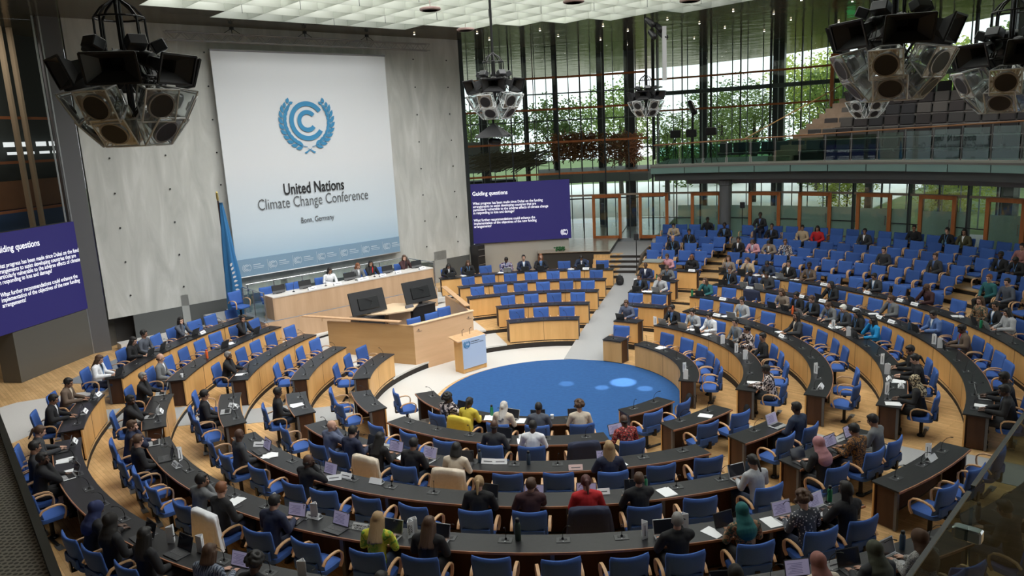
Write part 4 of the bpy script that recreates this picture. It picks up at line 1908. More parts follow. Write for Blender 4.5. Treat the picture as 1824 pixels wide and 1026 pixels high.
# ================================================================== SEATS
def seating():
    rnd = random.Random(11)
    rows = {}
    for l in SEATS.strip().split('\n'):
        w_ = l.split()
        rows.setdefault((w_[0], int(w_[1])), []).append((w_[2], float(w_[3]), w_[4:]))
    names = {}
    for (b, k), L_ in rows.items():
        rev = b in ('NB', 'RC')
        L_.sort(key=lambda s: -s[1] if rev else s[1])
        side = {'RF': 'from its far end', 'NL': 'from its near end'}.get(b, 'from left')
        rowname = ('%s desk row' % ORD[k - 1]) if b != 'BK' else ('%s row behind the desks' % ORD[k - 7])
        for i, (kd, az, at) in enumerate(L_):
            where = '%s %s, %s, %s' % (ORD[i], side, rowname, DESKS[b])
            if b == 'BK':
                where = '%s from left, %s' % (ORD[i], rowname)
            if k <= 6:
                rc, f = RO[k - 1] + .28, FL[k - 1]
            else:
                rc, f = BKR[k] - .22, BKF[k]
            near = b in ('NB', 'RC', 'NL')
            jit = rnd.uniform(-.16, .16) if kd == 'C' else rnd.uniform(-.06, .06)
            rr = rc + (rnd.uniform(-.03, .06) if kd == 'C' else .05)
            if b in ('CF', 'BK'):
                jit *= .4
                rr = rc
            p = pol(rr, az, f)
            rz = PI - R(az)
            if kd == 'C':
                lab = 'empty blue armchair, %s' % where
            else:
                lab = 'blue armchair under a person, %s' % where
            make_chair(p, rz + jit, lab, 'blue armchairs of the hall', full=(b != 'BK' and b != 'CF'), dark=rnd.random() < .35)
            it = at[0] if (kd == 'C' and at and at[0] != '-') else (at[1] if kd == 'C' and len(at) > 1 else '')
            if kd == 'P':
                sk, hr, hc, gar, col, inner, pose = at[:7]
                it = at[7] if len(at) > 7 else ''
                desc = 'person in %s %s, %s' % (CWORD.get(col, col), 'jacket' if gar == 'suit' else 'top', HAIRW[hr].format(CWORD.get(hc, hc)))
                place = '%s %s, %s, %s' % (ORD[i], side.replace('from its', 'from'), rowname.replace(' desk', ''), DESKS[b].replace(' block', ''))
                if b == 'BK':
                    place = '%s from left, %s' % (ORD[i], rowname.replace(' the', ''))
                q = pol(rc, az, f + .0)
                lan = rnd.random() < .45
                person(q, rz + rnd.uniform(-.08, .08), desc + '; ' + place, sk, hr, hc, gar, col, inner, pose, lan, 'delegates seated in the hall')
            if k > 6:
                if 'L' in it or 'p' in it:
                    lp = pol(rc - .34, az, f + .60)
                continue
            # things on the desk
            def W(s_):
                return s_ + ' before %s seat %s, %s, %s' % (ORD[i], side.replace('from its', 'from'), rowname.replace(' desk', ''), DESKS[b].replace(' block', ''))
            off = 0
            for ch in it:
                da = rnd.uniform(-.04, .04)
                if ch in 'LMT':
                    lid_front = True
                    laptop(place_r(k, az, .30, da) + Vector((0, 0, .001)), rz + rnd.uniform(-.2, .2), W('open %s laptop' % ('silver' if ch == 'M' else 'dark')), ch == 'M', near and rnd.random() < .42, 'laptops on the desks')
                elif ch == 'p':
                    sg = rnd.choice((-1, 1))
                    for q_ in range(rnd.choice((1, 2))):
                        tag(part0('paper_sheet', IM['paper'], WHITE, place_r(k, az, .27, sg * (.27 + .04 * q_)) + Vector((0, 0, .002 + .004 * q_)), rz + rnd.uniform(-.5, .5)), W(['white paper sheet', 'upper white paper sheet'][q_]), 'paper', 'papers on the desks')
                elif ch == 'n':
                    plate(place_r(k, az, .10, rnd.uniform(.16, .3)), rz + rnd.uniform(-.15, .15), W('white tent name plate'), None, None, 'white name plates on the desks')
                elif ch == 'N':
                    plate(place_r(k, az, .12, -.30), rz + PI / 2 + rnd.uniform(-.3, .3), W('upright white name plate'), None, 90, 'white name plates on the desks')
                elif ch in 'bgoBc':
                    colr, nm = {'b': ((.04, .07, .11), 'dark steel'), 'g': ((.02, .22, .10), 'green'), 'o': ((.75, .13, .03), 'orange'), 'B': ((.03, .05, .035), 'large dark green'), 'c': ((.75, .75, .75), 'white paper')}[ch]
                    if ch == 'c':
                        tag(part0('paper_cup', IM['cup'], WHITE, place_r(k, az, .12, -.25), 0), W('white paper cup'), 'cup', 'cups on the desks')
                    else:
                        bt = thing('drinking_bottle', W(nm + ' drinking bottle'), 'bottle', place_r(k, az, .12, -.26), 0, 'bottles on the desks')
                        if ch == 'B':
                            bt.scale = (1.2, 1.2, 1.3)
                        part('flask', IM['bt_body'], mat('flask_' + ch, colr, .35), bt)
                        part('cap', IM['bt_cap'], BLACKP if ch != 'o' else mat('flask_o', colr, .35), bt)
                elif ch == 'k':
                    tag(part0('smartphone', IM['phone'], mat('phone_glass', (.03, .03, .035), .15), place_r(k, az, .36, .14) + Vector((0, 0, .001)), rz), W('black smartphone'), 'phone', 'phones on the desks')
                elif ch == 'x':
                    tag(part0('draped_coat', IM['coat'], cloth('navy'), p, rz + jit), 'navy coat draped over %s seat %s, %s' % (ORD[i], side, rowname), 'coat')
                elif ch in 'Wy':
                    tag(part0('draped_coat', IM['coat'], cloth('white' if ch == 'W' else 'yellow'), p, rz + jit), '%s coat draped over %s seat %s, %s' % ('white' if ch == 'W' else 'yellow', ORD[i], side, rowname), 'coat')
                elif ch == 's':
                    tag(part0('draped_coat', IM['coat'], cloth('cream'), p, rz + jit), 'beige shawl draped over %s seat %s, %s' % (ORD[i], side, rowname), 'coat')


def part0(name, me, m, loc, rz):
    if len(me.materials) == 0:
        me.materials.append(m)
    o = bpy.data.objects.new(name, me)
    link(o)
    o.location = loc
    o.rotation_euler = (0, 0, rz)
    o.material_slots[0].link = 'OBJECT'
    o.material_slots[0].material = m
    return o


def special_plates():
    cnt = {}
    seen = {}
    for l in PLATES.strip().split('\n'):
        t, m_, k, az, r = l.split()
        k, az, r = int(k), float(az), float(r)
        p = pol(r, az, HT[k - 1] + .001)
        nice = t.replace('_', ' ')
        pos = ('near the left side' if 200 < az < 300 else 'near the middle' if 160 < az <= 200 else 'towards the right side')
        lab = ('white name plate reading %s on the %s desk row' % (nice, ORD[k - 1])) if t != '-' else 'small white plate %s on %s desk row, %s' % ({'v': 'stood on end', 'h': 'lying lengthwise', 'r': 'tinted pink', 't': 'propped as a tent'}[m_], ORD[k - 1], pos)
        if lab in seen:
            seen[lab] += 1
            lab = lab.replace('small', ORD[seen[lab] - 1] + ' clockwise')
        else:
            seen[lab] = 1
        rz = PI - R(az)
        tilt = None
        if m_ == 'v':
            tilt, rz = 90, rz + random.uniform(-.25, .25)
        if m_ == 't':
            rz += .7
        plate(p, rz, lab, None if t == '-' else t, tilt, None, mat('plate_pink', (.75, .55, .52), .7) if m_ == 'r' else None)

# ================================================================== CEILING
CZ = 11.5


def ripple_metal():
    m = bpy.data.materials.new('soffit_metal')
    m.use_nodes = True
    N, L = nt(m)
    N.remove(N['Principled BSDF'])
    b = N.new('ShaderNodeBsdfGlossy')
    b.inputs['Color'].default_value = (.36, .33, .27, 1)
    b.inputs['Roughness'].default_value = .12
    df = N.new('ShaderNodeBsdfDiffuse')
    df.inputs['Color'].default_value = (.20, .20, .18, 1)
    mx = N.new('ShaderNodeMixShader')
    mx.inputs[0].default_value = .75
    L.new(df.outputs[0], mx.inputs[1])
    L.new(b.outputs[0], mx.inputs[2])
    L.new(mx.outputs[0], N['Material Output'].inputs[0])
    tc = N.new('ShaderNodeTexCoord')
    no = N.new('ShaderNodeTexNoise')
    no.inputs['Scale'].default_value = .9
    no.inputs['Detail'].default_value = 3
    bp = N.new('ShaderNodeBump')
    bp.inputs['Strength'].default_value = .10
    bp.inputs['Distance'].default_value = .25
    L.new(tc.outputs['Object'], no.inputs['Vector'])
    L.new(no.outputs[0], bp.inputs['Height'])
    L.new(bp.outputs[0], b.inputs['Normal'])
    return m


def ceiling():
    out = [(-60, 22), (-48, 26), (-30, 40), (-7, 44), (2, 41.5), (8, 39), (17, 38), (26.6, 35.6), (33, 32.7), (45, 29), (53, 27), (70, 25.5), (100, 25), (180, 25), (240, 25), (300, 22)]

    def rout(a):
        for (a0, r0), (a1, r1) in zip(out[:-1], out[1:]):
            if a0 <= a <= a1:
                return r0 + (r1 - r0) * (a - a0) / (a1 - a0)
        return 22
    # stepped square opening
    cell = 1.28
    cells = set()
    for i in range(-10, 11):
        for j in range(-10, 11):
            s_, t_ = (i + .5) * cell, (j + .5) * cell
            if math.hypot(s_, t_) < 11.6:
                cells.add((i, j))
    mb = MB()
    vs, fs = [], []
    n = 144
    for i in range(n + 1):
        a = -60 + 360 * i / n
        for r in (10.2, rout(a)):
            p = pol(r, a)
            vs.append((p.x, p.y, CZ))
    # soffit plate made of tiles outside the opening
    G = {}
    rm = ripple_metal()
    mb = MB()
    for i in range(-11, 11):
        for j in range(-11, 11):
            if (i, j) in cells:
                continue
            q = [st((i + a) * cell, (j + b) * cell) for a, b in ((0, 0), (1, 0), (1, 1), (0, 1))]
            mb.add([(p.x, p.y, CZ) for p in q], [(0, 1, 2, 3)])
    hw = 11 * cell
    # outer field: strips from the square to the outline
    sq = []
    for i in range(n + 1):
        a = -60 + 360 * i / n
        d = pol(1, a)
        ds, dt = abs(d.dot(NV)), abs(d.dot(UV))
        r_in = hw / max(ds, dt)
        sq.append((d * r_in, d * max(rout(a), r_in + .1)))
    vs, fs = [], []
    for a, b in sq:
        vs += [(a.x, a.y, CZ), (b.x, b.y, CZ)]
    for i in range(n):
        fs.append((2 * i, 2 * i + 1, 2 * i + 3, 2 * i + 2))
    mb.add(vs, fs)
    # back side so that it is a slab
    mb.add([(v[0], v[1], CZ + 1.2) for v in vs], [tuple(reversed(f)) for f in fs])
    struct('ceiling', mb, rm)
    # white eave edge
    mb = MB()
    vs, fs = [], []
    for a, b in sq:
        d = b.normalized()
        p1, p2 = b, b + d * 1.1
        vs += [(p1.x, p1.y, CZ - .0), (p2.x, p2.y, CZ + .5)]
    for i in range(n):
        fs.append((2 * i, 2 * i + 1, 2 * i + 3, 2 * i + 2))
    mb.add(vs, fs)
    struct('trim_30', mb, mat('eave_white', (.62, .66, .70), .6))
    # louvre coffers in the opening
    fin = bpy.data.materials.new('coffer_fin')
    fin.use_nodes = True
    N, L = nt(fin)
    b = N['Principled BSDF']
    N.remove(b)
    df = N.new('ShaderNodeBsdfDiffuse')
    df.inputs[0].default_value = (.46, .48, .43, 1)
    tr = N.new('ShaderNodeBsdfTranslucent')
    tr.inputs[0].default_value = (.50, .54, .46, 1)
    gl = N.new('ShaderNodeBsdfGlossy')
    gl.inputs[1].default_value = .25
    m1 = N.new('ShaderNodeMixShader')
    m1.inputs[0].default_value = .45
    m2 = N.new('ShaderNodeMixShader')
    m2.inputs[0].default_value = .12
    L.new(df.outputs[0], m1.inputs[1])
    L.new(tr.outputs[0], m1.inputs[2])
    L.new(m1.outputs[0], m2.inputs[1])
    L.new(gl.outputs[0], m2.inputs[2])
    L.new(m2.outputs[0], N['Material Output'].inputs[0])
    mb = MB()
    for (i, j) in cells:
        c = st((i + .5) * cell, (j + .5) * cell, CZ + .22)
        # two fins of every cell plus borders
        mb.box(st(i * cell, (j + .5) * cell, CZ + .22), (cell, .014, .44), ST_RZ)
        mb.box(st((i + .5) * cell, j * cell, CZ + .22), (.014, cell, .44), ST_RZ)
        if (i + 1, j) not in cells:
            mb.box(st((i + 1) * cell, (j + .5) * cell, CZ + .22), (cell, .014, .44), ST_RZ)
        if (i, j + 1) not in cells:
            mb.box(st((i + .5) * cell, (j + 1) * cell, CZ + .22), (.014, cell, .44), ST_RZ)
        # slanting reflector slats over the cell
        for u in (.25, .5, .75):
            mb.box(st((i + u) * cell, (j + .5) * cell, CZ + .62), (cell * .98, .01, .34), 0, Matrix.Rotation(ST_RZ, 3, 'Z') @ Matrix.Rotation(R(52), 3, 'X'))
    struct('ceiling', mb, fin)
    # rods and small downlights
    mb = MB()
    for (i, j) in cells:
        if (i * 7 + j * 3) % 4 == 0:
            mb.tube([st(i * cell, j * cell, CZ - .25), st(i * cell, j * cell, CZ + .3)], .010, 5)
    struct('trim_31', mb, DARKM)
    dl = MB()
    dl.lathe([(.035, -.02), (.035, .0)], 10)
    dme = dl.mesh('lamp')
    em = mat('downlight_glow', (1, .95, .85), .5, emit=5, ecol=(1, .93, .8))
    rnd = random.Random(5)
    k = 0
    for r in (13.2, 15.5, 18.0, 21.0):
        for q in range(11 if r < 17 else 13):
            a = -46 + q * (11.5 if r < 17 else 9.2) + (3 if r in (15.5, 21.0) else 0)
            p = pol(r, a, CZ - .03)
            if p.dot(NV) > SW - .6:
                continue
            k += 1
            tag(part0('downlight', dme, em, p, 0), 'small round white downlight recessed in the mirror-like soffit', 'lamp', 'downlights in the soffit')
    # the lamps of the downlights over the upper gallery
    for i in range(9):
        l = bpy.data.lights.new('gallery_downlight', 'SPOT')
        l.energy = 210
        l.color = (1, .93, .82)
        l.spot_size = R(110)
        l.spot_blend = .6
        l.shadow_soft_size = .06
        lo = bpy.data.objects.new('gallery_downlight', l)
        scene.collection.objects.link(lo)
        lo.location = pol(20.6, 24 + 6 * i, CZ - .08)
    for i, (s_, t_) in enumerate(((3.1, 4.6), (1.2, 8.2), (6.2, 1.2), (9.4, 5.2))):
        p = st(s_, t_, CZ - .25)
        mb = MB()
        mb.lathe([(.30, 0), (.34, .02), (.34, .07), (.30, .09), (.26, .09), (.26, .0)], 24, p)
        mb.tube([p + Vector((0, 0, .08)), p + Vector((0, 0, .7))], .012, 6)
        tag(obj('ring_loudspeaker', mb, mat('ring_rose', (.30, .20, .18), .5)), 'flat round ring hanging under the white coffers, %s from the stage wall' % ['third', 'fourth', 'second', 'nearest'][i], 'ceiling speaker')


# ================================================================== GLASS FACADE, DOORS
RG = 19.3


def post(mb, p, z0, z1, w_=.07, d=.14, rz=0):
    mb.box((p.x, p.y, (z0 + z1) / 2), (w_, d, z1 - z0), rz)


def facade():
    steel = DARKM
    ow = DOORW
    # full height curtain wall from behind the right screen to the gallery, then only its lower storey
    azs = [-19 + 3.52 * i for i in range(36)]
    mb, tr, tr2 = MB(), MB(), MB()
    for i, a in enumerate(azs):
        top = CZ if a < 15.5 else 5.1
        p = pol(RG, a)
        if i % 2 == 0:
            post(mb, p, 1.7, top, .07, .22, -R(a))
        else:
            post(mb, p, 1.7, top, .045, .10, -R(a))
    struct('wall_glass', mb, steel)
    thin = MB()
    for i in range(24):
        p = pol(RG + 4.6, -19 + 1.5 * i)
        post(thin, p, 1.7, CZ, .05, .06, 0)
    struct('trim_39', thin, mat('pale_mullion', (.30, .32, .31), .5))
    tk = MB()
    for z in (3.4, 6.2, 7.9, 9.4):
        tk.sector(RG + 4.62, RG + 4.70, -20, 16, z - .035, z + .035, 20)
    struct('trim_38', tk, mat('outer_steel', (.16, .18, .18), .5))
    # orange timber transoms
    for z in (5.15, 6.75, 8.4, 9.95):
        tr.sector(RG - .09, RG - .01, azs[0], 15.5, z - .05, z + .05, 24)
    tr2.sector(RG - .08, RG, azs[0], azs[-1], 3.92, 4.02, 60)
    struct('trim_40', tr, ow)
    struct('trim_41', tr2, mat('pale_transom', (.30, .24, .18), .5))
    # panes
    for i, (a, b) in enumerate(zip(azs[:-1], azs[1:])):
        mb = MB()
        top = CZ if b < 16.2 else 5.0
        mb.sector(RG - .006, RG + .006, a + .1, b - .1, 1.75, top, 1)
        struct('window_%d' % (i + 1), mb, GLASS)
    # frosted lower panels of the foyer doors, each its own pane
    for i, (a, b) in enumerate(zip(azs[:-1], azs[1:])):
        if a < 14 or i % 2 == 0:
            continue
        mb = MB()
        mb.sector(RG + .02, RG + .028, a + .15, b - .15, 1.78, 3.35, 1)
        struct('window_%d' % (i + 60), mb, FROST)
    mb = MB()
    mb.sector(RG - .06, RG - .03, 14, azs[-1], 2.72, 2.76, 50)
    struct('trim_42', mb, steel)
    # timber framed glass doors
    px_doors = [(1082, 0), (1165, 0), (1259, 0), (1363, 0), (1452, 0), (1558, 0), (1671, 0), (1793, 0)]
    for i, (x, _) in enumerate(px_doors):
        a = DOOR_AZ[i]
        c = pol(RG - .12, a, 1.70)
        d = thing('glass_door', 'orange timber framed glass door, %s from left in the curved glass wall' % ORD[i], 'door', c, -R(a))
        w_ = 1.34
        m = MB()
        m.box((-w_ / 2, 0, 1.14), (.15, .10, 2.28))
        m.box((w_ / 2, 0, 1.14), (.15, .10, 2.28))
        m.box((0, 0, 2.21), (w_, .10, .16))
        m.box((0, 0, .08), (w_, .10, .16))
        obj('door_frame', m, ow, d)
        m = MB()
        m.box((0, 0, 1.15), (w_ - .15, .012, 2.0))
        obj('glass_pane', m, GLASS, d)
        if i > 1:
            m = MB()
            m.box((0, .02, .90), (w_ - .16, .006, 1.48))
            obj('frosted_film', m, FROST, d)
        m = MB()
        m.tube([(w_ / 2 - .14, -.07, .95), (w_ / 2 - .14, -.07, 1.35)], .014, 6)
        m.box((w_ / 2 - .14, -.04, .97), (.02, .06, .02))
        m.box((w_ / 2 - .14, -.04, 1.33), (.02, .06, .02))
        obj('door_handle', m, STEEL, d)


def gallery():
    # upper tier over the doors
    a0, a1 = 16.5, 110
    rs = 17.9
    zs = 5.42
    m = MB()
    m.sector(rs, 25.0, a0, a1, zs - .12, zs, 60)
    struct('floor', m, mat('gallery_concrete', (.22, .21, .20), .6))
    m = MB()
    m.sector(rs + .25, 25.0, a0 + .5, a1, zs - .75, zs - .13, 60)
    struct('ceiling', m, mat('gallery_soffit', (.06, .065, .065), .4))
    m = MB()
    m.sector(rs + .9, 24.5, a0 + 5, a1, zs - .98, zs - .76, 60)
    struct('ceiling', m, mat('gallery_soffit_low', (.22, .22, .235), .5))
    m = MB()
    m.sector(rs - .02, rs + .04, a0, a1, zs - .04, zs + .04, 60)
    struct('trim_50', m, mat('edge_alu', (.40, .42, .36), .4, .5))
    # green glass fascia panes
    n = 18
    for i in range(n):
        b0, b1 = a0 + (a1 - a0) * i / n, a0 + (a1 - a0) * (i + 1) / n
        m = MB()
        m.sector(rs + .02, rs + .05, b0 + .06, b1 - .06, zs - .40, zs - .045, 3)
        struct('trim_%d' % (51 + i), m, mat('green_fascia', (.22, .36, .33), .25, .1))
    # balustrade
    g = thing('gallery_balustrade', 'green glass balustrade with timber handrail along the upper gallery', 'railing')
    m = MB()
    L_ = [pol(rs + .08, a0 + .5 + (a1 - a0 - .5) * i / 70, zs + .97 + .0085 * max(0, (a1 - a0 - .5) * i / 70)) for i in range(71)]
    m.tube(L_, .032, 8)
    obj('handrail', m, mat('rail_timber', (.42, .20, .09), .4), g)
    m = MB()
    k = 0
    a = a0 + 1
    pos = []
    while a < 75:
        pos.append(a)
        a += 3.5
    for a in pos:
        m = MB()
        p = pol(rs + .06, a)
        m.tube([(p.x, p.y, zs), pol(rs + .08, a, zs + .96 + .0085 * (a - a0))], .018, 6)
        obj('baluster', m, GREYM, g)
    for a, b in zip(pos[:-1], pos[1:]):
        m = MB()
        m.sector(rs + .04, rs + .052, a + .2, b - .2, zs + .06, zs + .86 + .0085 * (a - a0), 2)
        obj('glass_pane', m, GLASSG, g)
    # stepped tiers and grey cushion seats
    gm = mat('tier_concrete', (.16, .15, .145), .7)
    seatm = [mat('seat_grey_a', (.085, .085, .09), .9), mat('seat_grey_b', (.045, .047, .055), .9), mat('seat_grey_c', (.12, .115, .115), .9), mat('seat_grey_d', (.06, .055, .06), .9)]
    mb = MB()
    mb.rbox((0, .03, .05), (.60, .50, .12), .03)
    sm = mb.mesh('seat', 'auto')
    mb = MB()
    mb.rbox((0, -.21, .34), (.60, .10, .46), .03, 0, Matrix.Rotation(R(6), 3, 'X'))
    bm_ = mb.mesh('backrest', 'auto')
    rnd = random.Random(3)
    for k in range(6):
        r = 19.35 + .92 * k
        z = zs + .02 + .47 * k
        st0 = 34.5 + 1.2 * k
        m = MB()
        m.sector(r, 25.2, st0, a1, z - .49, z, 50)
        struct('floor', m, gm)
        n_ = 0
        a = st0 + 1.6
        while a < 66:
            n_ += 1
            p = pol(r + .45, a, z + .30)
            q = cam_px(p)
            if q[0] < 1850:
                t = thing('cushioned_chair', 'grey cushioned gallery seat, %s from left, %s tier above the balustrade' % (ORD[min(n_ - 1, 29)], ORD[k]), 'seat', p, PI - R(a), 'grey seats of the upper gallery')
                mm = seatm[int(rnd.random() * 4)]
                part('seat', sm, mm, t)
                part('backrest', bm_, mm, t)
            a += math.degrees(.655 / r)
        # a bench base under the row
        m = MB()
        m.sector(r + .25, r + .6, st0 + .8, 66, z, z + .29, 30)
        struct('trim_%d' % (75 + k), m, DARKM)
    # a few seats to the left of the stair
    for i in range(5):
        p = pol(20.0 + .0 * i, 26.2 + 1.9 * i, zs + .32)
        t = thing('cushioned_chair', 'grey cushioned gallery seat left of the timber stair, %s from left' % ORD[i], 'seat', p, PI - R(26.2 + 1.9 * i), 'grey seats left of the gallery stair')
        part('seat', sm, seatm[i % 4], t)
        part('backrest', bm_, seatm[i % 4], t)
    # timber stair
    m = MB()
    for k in range(12):
        r0 = 19.0 + .46 * k
        z = zs + .23 * (k + 1)
        m.sector(r0, 25.2, 33.0 + .42 * k, 36.0 + .62 * k, z - .23, z, 3)
    struct('floor', m, wood('stair_oak', (.42, .33, .26), (.34, .26, .20), 4, (1, 1, 1), .5))
    g = thing('stair_handrail', 'sloping timber handrail beside the gallery stair', 'railing')
    m = MB()
    A, B_ = pol(18.6, 29.5, zs + 1.0), pol(25.0, 37.5, zs + 3.5)
    m.tube([A, B_], .03, 8)
    obj('handrail', m, mat('rail_gold', (.42, .26, .10), .4), g)
    for u in (.05, .25, .45, .65, .85):
        p = A.lerp(B_, u)
        m = MB()
        m.tube([(p.x, p.y, p.z - 1.15), p], .016, 6)
        obj('baluster', m, GREYM, g)
    # upper outer glass wall behind the gallery
    azs = [14.5 + 3.6 * i for i in range(27)]
    mb, tr = MB(), MB()
    RO2 = 25.3
    for i, a in enumerate(azs):
        p = pol(RO2, a)
        post(mb, p, zs, CZ, .10 if i % 2 == 0 else .05, .2, -R(a))
    struct('wall_glass', mb, DARKM)
    thin = MB()
    for i in range(52):
        p = pol(RO2 + 1.2, 14.8 + 1.8 * i)
        post(thin, p, 1.7, CZ, .045, .06, 0)
    struct('trim_84', thin, mat('pale_mullion', (.30, .32, .31), .5))
    for z in (8.15, 9.9):
        tr.sector(RO2 - .10, RO2 - .02, azs[0], azs[-1], z - .05, z + .05, 50)
    struct('trim_85', tr, DOORW)
    tr = MB()
    tr.sector(RO2 + .02, RO2 + .3, azs[0], azs[-1], 9.0, 9.22, 50)
    struct('trim_86', tr, mat('outer_steel', (.16, .18, .18), .5))
    for i, (a, b) in enumerate(zip(azs[:-1], azs[1:])):
        m = MB()
        m.sector(RO2 - .006, RO2 + .006, a + .1, b - .1, zs, CZ, 1)
        struct('window_%d' % (i + 120), m, GLASS)
    # return between the two glass walls
    for i in range(3):
        m = MB()
        p0, p1 = pol(RG + 2.0 * i, 15.5), pol(RG + 2.0 * (i + 1), 15.3)
        post(m, p0, 5.1, CZ, .06, .12, 0)
        struct('trim_%d' % (87 + i), m, DARKM)
    # door of the upper level
    a = 37.7
    c = pol(24.6, a, zs + 2.45)
    d = thing('glass_door', 'tall orange timber framed door at the top of the gallery stair', 'door', c, -R(a))
    m = MB()
    w_ = 1.15
    m.box((-w_ / 2, 0, 1.25), (.17, .12, 2.6))
    m.box((w_ / 2, 0, 1.25), (.17, .12, 2.6))
    m.box((0, 0, 2.48), (w_, .12, .17))
    obj('door_frame', m, DOORW, d)
    m = MB()
    m.box((0, 0, 1.2), (w_ - .17, .012, 2.4))
    obj('glass_pane', m, GLASS, d)
    m = MB()
    m.box((.25, -.1, 2.85), (.34, .06, .22))
    tag(obj('exit_sign', m, mat('exit_green', (.02, .5, .15), .5, emit=1.2, ecol=(.03, .8, .25)), None, c, -R(a)), 'small glowing green exit sign above the upper timber door', 'sign')
    # round columns
    for i, (a, r, rad, z0, z1, lab) in enumerate(((27.2, 18.75, .27, 1.7, 4.6, 'thick round grey column carrying the gallery, in front of the glass doors'),)):
        m = MB()
        p = pol(r, a)
        m.lathe([(rad, z0), (rad, z1 - .25), (rad + .05, z1 - .22), (rad + .05, z1)], 24, (p.x, p.y, 0))
        tag(obj('round_column', m, mat('column_grey', (.13, .135, .14), .4)), lab, 'column')
    # tall dark columns in the foyer
    for i, (a, r, w_) in enumerate(((-8.2, 24.6, .62), (-2.4, 24, .38), (1.6, 24, .30), (7.6, 25, .5), (11.6, 24.4, .75), (19.6, 29, .62), (28.6, 28, .85), (38.4, 28.5, .5), (52.5, 27.5, 1.0), (60, 28.5, .8), (67.5, 28.5, .8), (75, 28.5, .8))):
        m = MB()
        p = pol(r, a)
        m.box((p.x, p.y, (CZ + .4) / 2), (w_ * .72, w_ * .6, CZ - .4), -R(a))
        tag(obj('tall_column', m, mat('column_dark', (.07, .073, .078), .4)), 'tall dark column beyond the glass wall, %s from left' % ORD[i], 'column')
    # floodlights on stands on the gallery floor
    for i, (a, zc, r) in enumerate(((19.8, 1.45, 18.9), (22.2, 1.45, 18.8), (25.0, 1.50, 18.9))):
        p = pol(r, a, zs)
        t = thing('stage_floodlight', 'black floodlight on tripod standing on the gallery, %s from left' % ORD[i], 'floodlight', p, PI - R(a) + (.3, 0, -.2)[i])
        m = MB()
        m.rbox((0, 0, zc), (.50, .16, .36), .02, 0, Matrix.Rotation(R(-12), 3, 'X'))
        obj('lamp_head', m, BLACKP, t)
        m = MB()
        m.tube([(0, 0, .25), (0, 0, zc - .16)], .02, 8)
        for k in range(3):
            th = k * 2.094
            m.tube([(0, 0, .75), (.42 * math.cos(th), .42 * math.sin(th), .01)], .013, 6)
        obj('tripod', m, BLACK, t)
    p = pol(18.8, 22.4, zs)
    t = thing('spotlight_on_mast', 'black spotlight on a tall dark mast behind the gallery floodlights', 'spotlight', p, PI)
    m = MB()
    m.tube([(0, 0, 0), (0, 0, 2.5)], .06, 8)
    obj('mast', m, BLACK, t)
    m = MB()
    m.cap((-.05, .1, 2.45), (.1, -.1, 2.9), .15, .12, 12)
    obj('lamp_head', m, BLACK, t)
    # two slim black loudspeaker stands among the seats
    for i, (x, lab) in enumerate((('a', 'left'), ('b', 'right'))):
        a, r, z0 = ((16.9, 13.05, .76), (30.0, 18.4, 1.56))[i]
        t = thing('speaker_stand', 'small black loudspeaker on a thin pole, the %s one of two among the back rows' % lab, 'loudspeaker', pol(r, a, z0), 0)
        m = MB()
        m.tube([(0, 0, 0), (0, 0, 1.75)], .018, 8)
        m.lathe([(.16, 0), (.16, .015)], 14)
        obj('pole', m, BLACK, t)
        m = MB()
        m.rbox((0, 0, 1.88), (.20, .18, .28), .015)
        obj('cabinet', m, BLACKP, t)


def cam_px(p):
    d = Vector(p) - Vector((0, -CAM_D, CAM_H))
    z = d.dot(_F)
    return 912 + F_PX * d.dot(_R2) / z, 513 - F_PX * d.dot(_U2) / z, z


